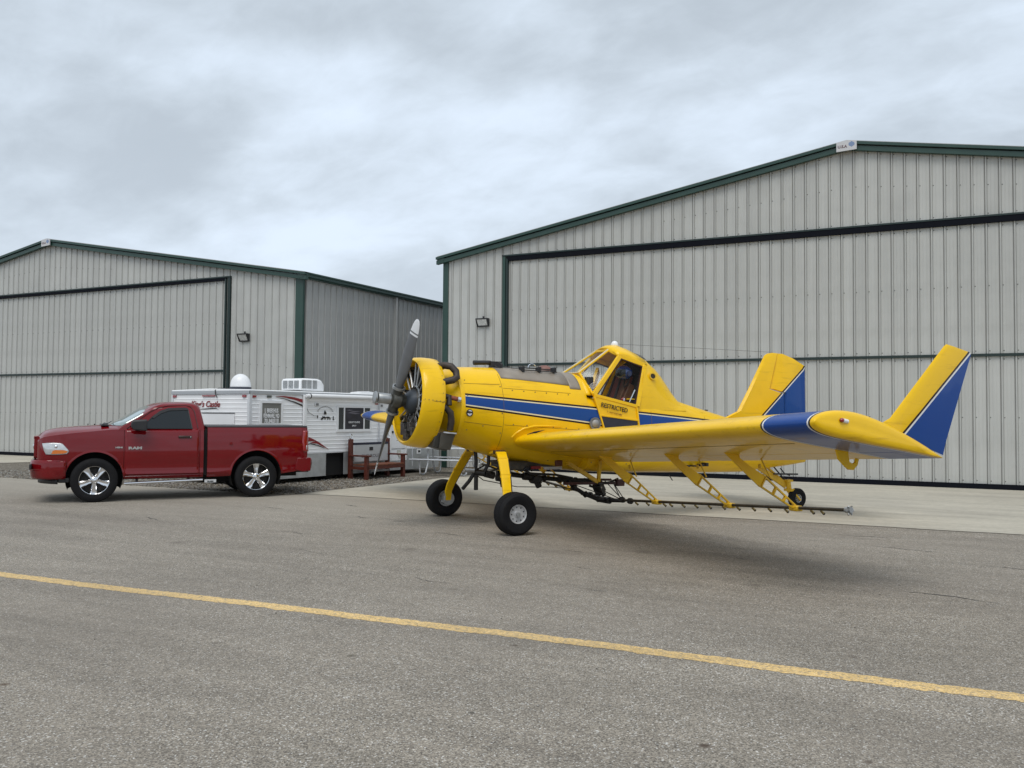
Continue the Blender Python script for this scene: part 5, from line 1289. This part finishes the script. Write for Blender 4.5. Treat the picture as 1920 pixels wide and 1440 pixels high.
        for k in range(5):
            a = R(a0 + (180 if x == 0 else 180) + 72 * k); d = Vector((math.cos(a), 0, math.sin(a))); t_ = Vector((-math.sin(a), 0, math.cos(a)))
            g = M(); rings = []
            for r1, w1, y1, th in ((.045, .042, .085, .05), (.10, .040, .088, .05), (.17, .046, .082, .045), (.235, .060, .084, .04), (.258, .070, .086, .03)):
                c_ = o + d * r1 + Vector((0, s * y1, 0))
                rings.append([c_ - t_ * w1, c_ - t_ * w1 * .72 + Vector((0, s * .012, 0)), c_ + Vector((0, s * .006, 0)), c_ + t_ * w1 * .72 + Vector((0, s * .012, 0)), c_ + t_ * w1, c_ + t_ * w1 * .8 - Vector((0, s * th, 0)), c_ - t_ * w1 * .8 - Vector((0, s * th, 0))])
            g.loft(rings); g.obj('spoke', CHROME, RM, angle=28)
        g = M(); g.lathe([(.072, .085), (.068, .108), (.050, .118), (.045, .130), (.001, .136)], o, (0, s, 0), 24); g.obj('hub_cap', CHROME, RM)
        g = M()
        for k in range(5):
            a = R(a0 + 180 + 36 + 72 * k); p_ = o + Vector((math.cos(a) * .075, s * .085, math.sin(a) * .075)); g.cyl(p_, p_ + Vector((0, s * .025, 0)), .013, n=6)
        g.obj('lug_nut', BLACKPL, RM, kind='stuff')
        # dark inner arch
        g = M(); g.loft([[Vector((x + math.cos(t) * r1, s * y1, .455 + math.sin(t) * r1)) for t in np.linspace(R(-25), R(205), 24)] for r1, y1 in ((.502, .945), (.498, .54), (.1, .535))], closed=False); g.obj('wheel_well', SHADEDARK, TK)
        g = M(); rings = []
        for t in np.linspace(R(2), R(178), 30):
            c_ = Vector((x + math.cos(t) * .508, 0, .455 + math.sin(t) * .508)); n_ = Vector((math.cos(t), 0, math.sin(t)))
            yb = .985 * side_prof(max(.42, min(1.3, c_.z)))
            if x == 0: yb = hw_front(c_.x) * side_prof(max(.42, min(1.3, c_.z)))
            rings.append([c_ - n_ * .004 + Vector((0, s * (yb - .03), 0)), c_ - n_ * .006 + Vector((0, s * (yb + .010), 0)), c_ + n_ * .012 + Vector((0, s * (yb + .009), 0)), c_ + n_ * .034 + Vector((0, s * (yb + .001), 0)), c_ + n_ * .03 + Vector((0, s * (yb - .02), 0))])
        g.loft(rings); g.obj('arch_lip', RED, TK, angle=50)
    # headlight wrapped round the corner
    def hp_(x, z, off): return Vector((x, s * (hw_front(x) * side_prof(z) + off), z))
    HLP = [(-.90, 1.125), (-.80, 1.135), (-.68, 1.138), (-.56, 1.125), (-.50, 1.06), (-.445, .99), (-.445, .965), (-.47, .925), (-.60, .912), (-.74, .91), (-.84, .915), (-.875, 1.02)]
    def patch(name, poly, off, m_, parent, nx=14):
        """panel following the body: columns between the polygon's upper and lower edge"""
        xs_ = sorted(set([p[0] for p in poly])); x0, x1 = xs_[0], xs_[-1]
        def span(x):
            zz = []
            for i in range(len(poly)):
                (xa, za_), (xb, zb_) = poly[i], poly[(i + 1) % len(poly)]
                if min(xa, xb) <= x <= max(xa, xb) and abs(xa - xb) > 1e-9: zz.append(za_ + (zb_ - za_) * (x - xa) / (xb - xa))
            return min(zz), max(zz)
        rows = []
        for x in np.linspace(x0 + .002, x1 - .002, nx):
            a, b = span(x); rows.append([hp_(x, a + (b - a) * t, off * (1 if 0 < i < 4 else .3)) for i, t in enumerate((0, .06, .5, .94, 1))])
        g = M(); g.loft(rows, closed=False); o = g.obj(name, m_, parent, angle=40); o.modifiers.new('s', 'SOLIDIFY').thickness = .003; return o
    HL = patch('headlight', HLP, .012, LENS, TK)
    patch('turn_signal', [(-.74, .925), (-.72, .985), (-.68, 1.005), (-.52, 1.0), (-.465, .98), (-.47, .945), (-.55, .93), (-.66, .925)], .018, ORANGE, HL)
    g = M(); p_ = hp_(-.66, 1.065, .0); g.ball(p_, .035, 12); g.obj('headlight_bulb', CHROME, HL)
    # step bar and mud flap
    g = M(); yb = s * .985; g.cyl((.52, yb, .345), (1.96, yb, .385), .024, n=10); g.obj('step_bar', CHROME, TK)
    g = M()
    for x in (.75, 1.7): g.bar((x, s * .98, .36), (x, s * .80, .46), .05, .02)
    g.obj('step_bracket', BLACKPL, TK)
    g = M(); g.box((1.985, min(s * .90, s * .97), .29), (2.0, max(s * .90, s * .97), .37)); 
    if s < 0:
        g = M(); g.box((2.0, -.985, .325), (2.22, -.955, .385)); SPL = g.obj('step_sign', mat('sign_silver', (0.62, 0.63, 0.64), .35, metal=.3), TK)
        text('sign_lettering', 'RAM', .035, INK, SPL, (2.11, -.988, .337), (1, 0, 0), (0, 0, 1), bold=.002, sx=1.6, align='CENTER')
# under body
g = M(); g.box((-.8, -.62, .40), (3.9, .62, .60)); g.box((.6, -.80, .42), (1.95, .80, .5)); g.box((2.1, -.45, .30), (2.9, .45, .45)); g.cyl((3.01, -.75, .42), (3.01, .75, .42), .06, n=10); g.cyl((0, -.75, .42), (0, .75, .42), .05, n=10); g.obj('chassis', SHADEDARK, TK)
# grille
def ny(z): return float(np.interp(z, [.85, 1.25], [.60, .56]))
g = M(); g.box((-1.015, -.56, .86), (-.96, .56, 1.215)); GR = g.obj('grille', mat('grille_dark', (0.02, 0.006, 0.007), .5), TK)
g = M()
for z in np.linspace(.89, 1.18, 8): g.box((-1.022, -.56, z - .007), (-1.0, .56, z + .007))
for y in np.linspace(-.52, .52, 13): g.box((-1.024, y - .006, .87), (-1.002, y + .006, 1.20))
g.obj('grille_mesh', RED, GR)
g = M(); g.box((-1.045, -.60, 1.195), (-.97, .60, 1.255)); g.box((-1.04, -.60, .835), (-.97, .60, .88)); g.box((-1.04, -.60, .835), (-.96, -.545, 1.25)); g.box((-1.04, .545, .835), (-.96, .60, 1.25)); g.box((-1.045, -.56, 1.02), (-1.0, .56, 1.065)); g.box((-1.045, -.035, .86), (-1.0, .035, 1.21)); g.obj('grille_surround', RED, GR, bevel=.012)
g = M(); g.lathe([(.06, 0), (.065, .02), (.03, .035), (.001, .036)], (-1.045, 0, 1.045), (-1, 0, 0), 16); g.obj('grille_emblem', CHROME, GR)
# bumpers
def bump_ring(sgn, x_face, zs, hy, xback):
    pass
g = M()
prof = [(.455, .02), (.50, .0), (.60, -.012), (.74, -.01), (.80, .008), (.815, .04)]
rows = []
for y in np.concatenate([[-1.0], np.linspace(-.985, .985, 25), [1.0]]):
    a = abs(y); xf = -1.09 + .32 * max(0, (a - .55) / .45) ** 2.2
    if a > .99: rows.append([Vector((-.52, y * .985, z)) for z, o_ in prof]); continue
    rows.append([Vector((xf + o_, y, z)) for z, o_ in prof])
g.loft(rows, closed=False)
FB = g.obj('front_bumper', RED, TK, angle=50); FB.modifiers.new('s', 'SOLIDIFY').thickness = .02
# side returns of the bumper to the wheel arch
for s in (-1, 1):
    g = M(); g.loft([[Vector((x, s * (y_ + o2), z)) for z, o2 in ((.46, -.02), (.52, .005), (.64, .012), (.76, .010), (.81, -.002))] for x, y_ in ((-.80, .965), (-.7, .975), (-.55, .982), (-.49, .982))], closed=False); o_ = g.obj('bumper_return', RED, FB, angle=50); o_.modifiers.new('s', 'SOLIDIFY').thickness = .015
g = M(); g.box((-1.098, -.95, .64), (-1.06, -.70, .74)); g.box((-1.098, .70, .64), (-1.06, .95, .74)); g.box((-1.108, -.45, .60), (-1.07, .45, .75)); g.obj('bumper_opening', BLACKPL, FB, bevel=.01)
g = M(); g.box((-1.112, -.92, .605), (-1.08, -.74, .622)); g.box((-1.112, -.42, .60), (-1.08, .42, .615)); g.obj('bumper_trim', CHROME, FB)
g = M(); g.loft([[Vector((-.98 + .34 * (abs(y) / .95) ** 3, y, z)) for z in (.36, .46)] for y in np.linspace(-.95, .95, 15)], closed=False); AD = g.obj('air_dam', BLACKPL, FB, angle=50); AD.modifiers.new('s', 'SOLIDIFY').thickness = .03
g = M(); g.box((-.62, -.93, .38), (-.42, .93, .47)); g.obj('lower_valance', BLACKPL, FB, bevel=.02)
# bed
def ring_bed(x):
    half = []; sc_ = float(np.interp(x, [2.03, 3.9, 4.02, 4.06], [1, 1, .985, .96]))
    z0 = float(np.interp(x, [2.03, 2.9, 3.6, 4.06], [.43, .46, .47, .56]))
    for t in (0, .04, .10, .14, .18, .26, .33, .36, .50, .62, .72, .84, .94, 1.0):
        z = z0 + (1.425 - z0) * t; half.append((.985 * sc_ * side_prof(min(z, 1.40)), z))
    return [Vector((x, -y, z)) for y, z in half] + [Vector((x, y, z)) for y, z in reversed(half)]
g = M(); g.loft([ring_bed(x) for x in (2.045, 2.07, 2.5, 3.0, 3.5, 3.9, 4.02, 4.06)])
BED = g.obj('cargo_bed', RED, TK, angle=32)
cut(BED, [cutter(3.01, .505, -1.2, -.52, .455), cutter(3.01, .505, .52, 1.2, .455)])
g = M(); g.box((2.02, -.93, 1.425), (4.05, .93, 1.462)); g.obj('bed_cover', mat('cover_vinyl', (0.05, 0.052, 0.055), .55, var=.2), TK, bevel=.012)
g = M(); g.box((1.974, -.90, .47), (2.043, .90, 1.40)); g.obj('cab_gap', SHADEDARK, TK)
g = M(); g.box((4.05, -.78, .80), (4.085, .78, 1.41)); g.obj('tailgate', RED, TK, bevel=.015)
for s in (-1, 1):
    y = s * .955
    g = M(); rows = []
    for z in (.92, .96, 1.05, 1.15, 1.25, 1.33, 1.36):
        hy = .985 * side_prof(z) + .006
        rows.append([Vector((3.94 + .02 * abs(z - 1.14) / .2, s * (hy - .002), z)), Vector((4.0, s * (hy), z)), Vector((4.055, s * (hy - .035), z)), Vector((4.085, s * (hy - .08), z)), Vector((4.085, s * .79, z))])
    g.loft(rows, closed=False); TL = g.obj('tail_light', REDLENS, TK, angle=50); TL.modifiers.new('s', 'SOLIDIFY').thickness = .02
    g = M(); g.loft([[Vector((4.03, s * (.985 * side_prof(z) - .006), z)), Vector((4.088, s * (.985 * side_prof(z) - .07), z)), Vector((4.088, s * .81, z))] for z in (.97, 1.05)], closed=False); g.obj('reverse_lens', LENS, TL).modifiers.new('s', 'SOLIDIFY').thickness = .006
rows = []
g = M()
for y in np.linspace(-1.0, 1.0, 21):
    a = abs(y); xf = 4.22 - .12 * max(0, (a - .6) / .4) ** 2
    rows.append([Vector((xf - .10, y, .50)), Vector((xf - .02, y, .55)), Vector((xf, y, .66)), Vector((xf, y, .76)), Vector((xf - .03, y, .79)), Vector((xf - .12, y, .795))])
g.loft(rows, closed=False); RB = g.obj('rear_bumper', RED, TK, angle=50); RB.modifiers.new('s', 'SOLIDIFY').thickness = .025
for s in (-1, 1):
    g = M(); g.prism([(3.80, s * .985, .55), (3.84, s * .992, .79), (4.12, s * 1.0, .795), (4.12, s * 1.0, .52), (3.95, s * .985, .50)], (0, -s * .04, 0)); g.obj('bumper_return', RED, RB, bevel=.01)
g = M(); g.bar((4.0, 0, .46), (4.3, 0, .46), .06, .06); g.ball((4.28, 0, .52), .03, 10); g.bar((4.0, .1, .5), (4.2, .1, .44), .03, .03); g.obj('tow_hitch', BLACKPL, RB)
for xw, yw in ((-.12, .3), (0, .2)):
    g = M(); g.tube([(xw, yw, 1.46), (xw, yw, 1.48)], .015, 6); g.obj('washer_jet', BLACKPL, TK)
g = M(); p_ = Vector((2.5, -.988, 1.10)); g.cyl(p_, p_ + Vector((0, -.006, 0)), .03, n=12); g.obj('fuel_door_latch', RED, TK)

# ------------------------------------------------------------------ fish house trailer (x along the visible side away from the camera, y to its left)
ta = math.atan2(1.0, .075)
TR = empty('ice_fishing_trailer', (-14.73, 15.62, 0), ta, 'white ice fishing house trailer with ribbed siding and red swooshes', 'trailer')
LEN, WID = 7.5, 2.72
ZB, ZT = .735, 2.20
def corr(x0, x1, z0, z1, axis):
    """lapped horizontal siding, pitch 0.1 m"""
    zz = []; z = z0
    while z < z1 - 1e-6:
        for dz, d in ((0, .009), (.010, .002), (.05, .001), (.086, .004), (.094, .009)):
            if z + dz < z1: zz.append((z + dz, d))
        z += .10
    zz.append((z1, .006))
    g = M()
    if axis == 'x': v_ = [(x0, -d, z) for z, d in zz] + [(x1, -d, z) for z, d in zz]
    else: v_ = [(-d, x0, z) for z, d in zz] + [(-d, x1, z) for z, d in zz]
    n = len(zz); g.add(v_, [(i, i + 1, n + i + 1, n + i) for i in range(n - 1)]); return g
g = M(); g.box((.02, .02, .70), (LEN - .02, WID - .02, ZT)); g.obj('body', WHITE, TR)
corr(0.06, LEN - .05, ZB, ZT, 'x').obj('side_siding', WHITE, TR, angle=20)
corr(0.06, WID - .05, .35, ZT, 'y').obj('end_siding', WHITE, TR, angle=20)
g = M(); g.prism([(-.02, -.02, ZT), (-.02, WID + .02, ZT), (-.02, WID + .02, ZT + .07), (-.02, WID / 2, ZT + .10), (-.02, -.02, ZT + .07)], (LEN + .04, 0, 0)); g.obj('roof', WHITE, TR, bevel=.015)
g = M(); g.box((-.028, -.028, ZT - .03), (LEN, -.010, ZT + .045)); g.box((-.028, -.028, ZT - .03), (-.01, WID + .02, ZT + .045)); g.obj('roof_rail', mat('rail_grey', (0.42, 0.44, 0.46), .4, metal=.3), TR)
g = M()
for x, y in ((-.02, -.02), (-.02, WID - .05)): g.box((x, y, .35), (x + .075, y + .075, ZT - .03))
g.box((-.022, -.02, ZB - .025), (LEN, -.005, ZB + .012)); g.obj('corner_moulding', mat('moulding_white', (0.62, 0.64, 0.66), .35), TR)
# metal skirt and wheel opening
SKP = M()
for x0, x1 in ((.02, 2.57), (3.25, LEN)):
    z = .13
    while z < .70:
        SKP.box((x0, -.012, z), (x1, .01, z + .026)); SKP.box((x0, -.006, z + .026), (x1, .01, z + .04)); z += .04
SKP.obj('skirt', SKIRT, TR)
g = M(); g.box((2.57, .40, .10), (3.25, .8, .73)); g.box((2.57, .02, .66), (3.25, .6, .73)); g.box((.1, .1, .12), (LEN - .1, WID - .1, .7)); g.obj('chassis', SHADEDARK, TR)
for x in (2.91,):
    wheel('trailer_wheel', (x, .26, .33), (0, -1, 0), .33, .2, .19, TR, mat('trailer_rim_shaded', (0.05, 0.05, 0.05), .5, var=.2))  # rim colour darkened for the deep shade inside the wheel opening
g = M(); g.box((4.0, -.30, .16), (4.75, -.05, .21)); g.box((4.0, -.30, .12), (4.03, -.05, .16)); g.obj('step', GALV, TR)
# small sign window
g = M()
for a, b in (((.30, 1.20), (.36, 2.02)), ((.97, 1.20), (1.03, 2.02)), ((.36, 1.96), (.97, 2.02)), ((.36, 1.20), (.97, 1.26)), ((.36, 1.44), (.97, 1.48))): g.box((a[0], -.035, a[1]), (b[0], -.002, b[1]))
W1 = g.obj('window_frame', WHITEPL, TR)
M().box((.36, -.02, 1.48), (.97, -.013, 1.96)).obj('window_blind', BLIND, W1)
M().box((.36, -.021, 1.26), (.97, -.013, 1.44)).obj('window_pane', PANE, W1)
for i, (s_, z) in enumerate((('J. BREKHUS', 1.735), ('KENMARE, ND', 1.61), ('701.848.8118', 1.49))):
    o_ = text('window_lettering', s_, .14, WHITEPL, W1, (.665, -.024, z), (1, 0, 0), (0, 0, 1), bold=.004, align='CENTER', sx=(.62, .55, .60)[i])
# big window with a poster
g = M()
for a, b in (((2.94, 1.24), (3.0, 1.94)), ((4.26, 1.24), (4.32, 1.94)), ((3.0, 1.88), (4.26, 1.94)), ((3.0, 1.24), (4.26, 1.31)), ((3.20, 1.31), (3.245, 1.88)), ((3.99, 1.31), (4.03, 1.88))): g.box((a[0], -.035, a[1]), (b[0], -.002, b[1]))
W2 = g.obj('window_frame', WHITEPL, TR)
for x0, x1 in ((3.0, 3.20), (4.03, 4.26)): M().box((x0, -.021, 1.31), (x1, -.013, 1.88)).obj('window_pane', PANE, W2)
PO = M().box((3.245, -.022, 1.31), (3.99, -.013, 1.88)).obj('window_poster', POSTER, W2)
text('poster_lettering', 'GREAT PLAINS', .07, WHITEPL, PO, (3.62, -.024, 1.47), (1, 0, 0), (0, 0, 1), align='CENTER', sx=1.0)
text('poster_lettering', 'SPRAY', .06, WHITEPL, PO, (3.62, -.024, 1.38), (1, 0, 0), (0, 0, 1), align='CENTER', sx=1.0)
g = M()
for k, (x0, z0, l) in enumerate(((3.3, 1.81, .3), (3.42, 1.77, .45), (3.35, 1.74, .3), (3.5, 1.72, .35))): g.prism([(x0, -.023, z0), (x0 + l * .4, -.023, z0 + .02), (x0 + l, -.023, z0 + .01), (x0 + l * .5, -.023, z0 - .008)], (0, .001, 0))
g.obj('poster_picture', mat('poster_grey', (0.16, 0.15, 0.18), .4), PO)
# third small window + door, mostly behind the airplane
g = M(); g.box((5.15, -.03, .40), (5.20, -.005, 2.05)); g.box((5.85, -.03, .40), (5.90, -.005, 2.05)); g.box((5.15, -.03, 2.02), (5.90, -.005, 2.07)); g.box((5.2, -.02, .40), (5.85, -.006, 2.02)); DR = g.obj('entry_door', WHITEPL, TR)
M().box((5.32, -.03, 1.3), (5.72, -.021, 1.8)).obj('door_window', PANE, DR)
M().box((5.22, -.05, 1.18), (5.27, -.02, 1.24)).obj('door_handle', BLACKPL, DR)
# awning
g = M(); g.cyl((1.82, -.11, 2.155), (LEN - .3, -.11, 2.155), .060, n=18); AW = g.obj('awning_roll', WHITEPL, TR)
g = M()
for x in (1.75, LEN - .35):
    g.box((x - .05, -.07, .82), (x + .05, -.02, 2.18)); g.cyl((x - .03, -.11, 2.155), (x + .07, -.11, 2.155), .045, n=12)
g.obj('awning_arm', WHITEPL, AW, bevel=.008)
g = M(); g.cyl((1.83, -.11, 2.155), (1.86, -.11, 2.155), .066, n=16); g.obj('awning_cap', BLACKPL, AW)
g = M(); g.tube([(1.82, -.02, 1.9), (1.9, -.03, 1.75), (2.1, -.03, 1.66), (2.2, -.03, 1.66)], .006, 5); g.obj('awning_cord', GREYMETAL, TR)
g = M(); g.cyl((4.62, -.05, .60), (4.62, -.05, 2.1), .018, n=8); g.cyl((5.75, -.35, .25), (5.75, -.35, 1.3), .012, n=8); g.obj('awning_pole', GALV, TR)
# lights and vents
g = M()
for x in (.13, ): g.box((x - .05, -.03, 2.085), (x + .05, -.01, 2.135))
g.box((4.48, -.03, 1.98), (4.60, -.012, 2.01))
for y in (WID - .10, .16): g.box((-.03, y - .06, 2.09), (-.01, y + .06, 2.145))
g.box((-.03, 1.16, 2.11), (-.01, 1.60, 2.14)); g.obj('marker_light', REDLENS, TR)
g = M(); g.box((.52, -.03, 2.09), (.66, -.01, 2.145)); g.obj('porch_light', mat('porch_lens', (.10, .11, .10), .3, var=.5, vscale=30), TR, bevel=.006)
g = M()
for x in (2.12, 4.66): g.box((x, -.03, 1.90), (x + .16, -.01, 2.0))
SPK = g.obj('speaker_vent', WHITEPL, TR, bevel=.01)
g = M()
for x in (2.16, 4.70): g.box((x, -.034, 1.92), (x + .09, -.028, 1.98))
g.obj('vent_grille', GREYMETAL, SPK)
g = M(); g.box((6.40, -.03, .56), (6.58, -.01, .70)); g.obj('outlet_box', WHITEPL, TR)
M().box((6.44, -.034, .60), (6.54, -.03, .66)).obj('outlet_cover', BLACKPL, TR)
g = M(); g.box((5.45, -.03, .58), (5.62, -.01, .70)); g.cyl((5.56, -.05, .56), (5.56, -.03, .56), .06, n=12); g.obj('hatch_light', mat('hatch_cream', (.5, .5, .45), .4), TR)
# swooshes
def swoosh(pts_top, pts_bot, m_):
    n = len(pts_top)
    for k in range(1): 
        g = M(); g.prism([(x, -.0165, z) for x, z in pts_top] + [(x, -.0165, z) for x, z in reversed(pts_bot)], (0, .003, 0)); return g.obj('swoosh_decal', m_, TR)
swoosh([(.80, 2.13), (1.1, 2.14), (1.4, 2.115), (1.70, 2.07)], [(.80, 2.125), (1.1, 2.105), (1.4, 2.06), (1.70, 1.99)], REDINK)
swoosh([(.80, 2.11), (1.1, 2.075), (1.4, 2.015), (1.70, 1.94)], [(.80, 2.105), (1.1, 2.06), (1.4, 1.985), (1.70, 1.895)], INK)
swoosh([(1.82, 1.14), (2.0, 1.11), (2.15, 1.055), (2.22, 1.03), (2.0, 1.02)], [(1.82, 1.02), (1.9, 1.02), (1.95, 1.02), (1.97, 1.02), (1.98, 1.02)], REDINK)
swoosh([(2.0, .985), (2.20, 1.03), (2.32, .985), (2.66, .80)], [(2.0, .975), (2.22, .965), (2.34, .92), (2.66, .795)], REDINK)
swoosh([(1.82, .96), (2.0, .97), (2.25, .93), (2.5, .84)], [(1.82, .935), (2.0, .95), (2.25, .905), (2.5, .83)], INK)
# decal of a dog scene on the side
g = M()
for t in np.linspace(R(25), R(155), 13): 
    c_ = Vector((2.52 + .30 * math.cos(t), -.0165, 1.70 + .20 * math.sin(t))); g.box(c_ - Vector((.018, 0, .010)), c_ + Vector((.018, .003, .010)))
g.obj('decal_arc', mat('decal_grey', (.25, .25, .25), .5), TR)
g = M()
g.prism([(2.46, -.0165, 1.70), (2.56, -.0165, 1.70), (2.555, -.0165, 1.745), (2.53, -.0165, 1.77), (2.515, -.0165, 1.80), (2.49, -.0165, 1.80), (2.475, -.0165, 1.75)], (0, .003, 0))
for x, z, w_, h_ in ((2.22, 1.60, .03, .08), (2.215, 1.64, .05, .02), (2.36, 1.56, .06, .05), (2.41, 1.57, .03, .09), (2.44, 1.60, .07, .05), (2.50, 1.56, .03, .08), (2.53, 1.61, .08, .03), (2.60, 1.56, .03, .09), (2.63, 1.60, .05, .04), (2.68, 1.56, .03, .06), (2.80, 1.55, .03, .11), (2.83, 1.56, .03, .02)):
    g.prism([(x, -.0165, z), (x + w_, -.0165, z + .004), (x + w_ * .9, -.0165, z + h_), (x + w_ * .1, -.0165, z + h_ * .9)], (0, .003, 0))
g.obj('decal_print', INK, TR)
# end wall: lettering, hatch
text('end_lettering', 'King\u2019s Castle', .20, REDINK, TR, (-.017, 2.02, 1.865), (0, -1, -.005), (0, 0, 1), bold=.004, sx=.98, shear=.25)
g = M(); g.prism([(-.017, 1.95, 1.79), (-.017, 1.5, 1.82), (-.017, 1.15, 1.84), (-.017, 1.02, 1.80), (-.017, 1.15, 1.82), (-.017, 1.5, 1.80)], (.003, 0, 0)); g.obj('end_flourish', INK, TR)
g = M(); g.box((-.035, .48, .95), (-.008, 1.58, 1.70)); EH = g.obj('end_hatch', WHITEPL, TR, bevel=.006)
g = M(); g.box((-.04, .48, 1.70), (-.008, 1.6, 1.725)); g.box((-.043, .62, 1.33), (-.03, 1.1, 1.36)); g.obj('hatch_trim', mat('trim_dark', (.12, .12, .12), .5), EH)
# roof equipment
g = M(); g.ball((.42, .78, 2.40), .235, 24, sz=(1, 1, 1.12), half=True); g.cyl((.42, .78, 2.34), (.42, .78, 2.405), .24, n=24); SD = g.obj('satellite_dome', WHITEPL, TR, angle=60)
g = M(); g.cyl((.42, .78, 2.27), (.42, .78, 2.345), .255, n=24); g.obj('dome_base', mat('dome_base_dark', (.04, .045, .06), .5), SD)
g = M(); g.tube([(.3, .98, 2.31), (.05, 1.12, 2.31), (-.035, 1.14, 2.26), (-.045, 1.12, 2.18), (-.03, 1.07, 2.08)], .011, 6); g.obj('dome_cable', BLACKPL, SD)
g = M(); rings = []
for x, z0, z1, k in ((2.06, 2.31, 2.55, .85), (2.09, 2.29, 2.585, .95), (2.2, 2.28, 2.60, 1.0), (2.72, 2.28, 2.60, 1.0), (2.85, 2.28, 2.57, .98), (2.93, 2.28, 2.50, .94), (2.97, 2.29, 2.42, .85)):
    rings.append([Vector((x + .12, .90 + y * k, z + .03)) for y, z in ((-.36, z0), (-.36, z1 - .05), (-.31, z1), (.31, z1), (.36, z1 - .05), (.36, z0))])
g.loft(rings); AC = g.obj('air_conditioner', WHITEPL, TR, bevel=.01)
g = M()
for x0 in (2.12, 2.30, 2.50):
    for z in np.linspace(2.34, 2.54, 8): g.box((x0 + .12, .53, z + .03), (x0 + .275, .545, z + .044))
for y0 in (1.05, 1.25, 1.45):
    for z in np.linspace(2.34, 2.52, 7): g.box((2.165, y0 - .45, z + .03), (2.18, y0 - .29, z + .044))
g.obj('louvre', mat('louvre_grey', (.20, .21, .21), .5), AC)
g = M(); g.prism([(4.50, .6, 2.28), (5.35, .6, 2.28), (5.2, .6, 2.335), (4.92, .6, 2.36), (4.65, .6, 2.335)], (0, .4, 0)); g.obj('roof_vent', WHITEPL, TR)

# ------------------------------------------------------------------ bench made from a tailgate (same axes as the trailer)
BN = empty('tailgate_bench', (-14.33, 18.95, 0), ta, 'red wooden bench with a silver truck tailgate as its back', 'bench')
L_ = 1.52
for x in (0, L_):
    g = M(); g.box((x - .05, -.05, 0.0), (x + .05, .05, 1.05)); PS = g.obj('back_post', REDWOOD, BN, bevel=.006)
    g = M(); g.tube([(x + .055 * math.cos(t), 0, 1.12 + .065 * math.sin(t)) for t in np.linspace(0, 2 * math.pi, 15)], .014, 6); g.obj('post_finial', CHROME, PS)
    g = M(); g.box((x - .045, -.60, 0.0), (x + .045, -.50, .60)); g.obj('front_leg', REDWOOD, BN, bevel=.006)
    g = M(); g.box((x - .065, -.66, .60), (x + .065, .02, .64)); g.obj('armrest', REDWOOD, BN, bevel=.006)
    g = M(); g.box((x - .03, -.60, .26), (x + .03, 0, .34)); g.obj('side_rail', REDWOOD, BN)
for y in (-.56, -.45, -.34, -.23, -.12):
    g = M(); g.box((.03, y - .052, .36), (L_ - .03, y + .052, .395)); g.obj('seat_slat', mat('seat_wood', (0.15, 0.045, 0.018), .5, var=.4, vscale=14), BN, bevel=.004)
g = M(); g.box((0.05, -.60, .27), (L_ - .05, -.56, .36)); g.obj('seat_apron', REDWOOD, BN)
g = M(); g.box((.05, -.065, .44), (L_ - .05, -.02, .90)); TG = g.obj('tailgate', TAILGATE, BN, bevel=.012)
M().box((.05, -.07, .90), (L_ - .05, -.015, .955)).obj('tailgate_edge', NAVY, TG)
M().box((.68, -.075, .74), (.82, -.06, .83)).obj('gate_handle', BLACKPL, TG)
text('tailgate_lettering', 'CHEVROLET', .12, mat('letter_grey', (.09, .09, .10), .5), TG, (L_ / 2, -.068, .555), (1, 0, 0), (0, 0, 1), align='CENTER', sx=1.25)

# ------------------------------------------------------------------ picnic table
PT = empty('picnic_table', (-13.0, 21.85, 0), R(8), 'grey metal picnic table with bent tube legs', 'table')
g = M()
g.box((-.92, -.36, .735), (.92, .36, .775)); g.obj('tabletop', GALV, PT, bevel=.012)
for s in (-1, 1):
    g = M(); g.box((-.92, s * .72 - .13, .435), (.92, s * .72 + .13, .47)); g.obj('bench_seat', GALV, PT, bevel=.012)
    for x in (-.62, .62):
        g = M(); g.tube([(x, s * .72, .435), (x, s * .74, .22), (x, s * .70, .07), (x, s * .55, .025), (x, s * .34, .06), (x, s * .20, .3), (x, s * .16, .735)], .024, 8); g.obj('leg', GALV, PT)
for x in (-.62, .62):
    g = M(); g.tube([(x, -.72, .43), (x, 0, .40), (x, .72, .43)], .02, 8); g.obj('cross_tube', GALV, PT)

SC.cycles.use_denoising = True
# keep to thing > part > sub-part: anything deeper hangs from the part (every local frame inside a thing is the thing's own)
def depth(o):
    n = 0
    while o.parent: o = o.parent; n += 1
    return n
for o in list(bpy.data.objects):
    while depth(o) > 2: o.parent = o.parent.parent
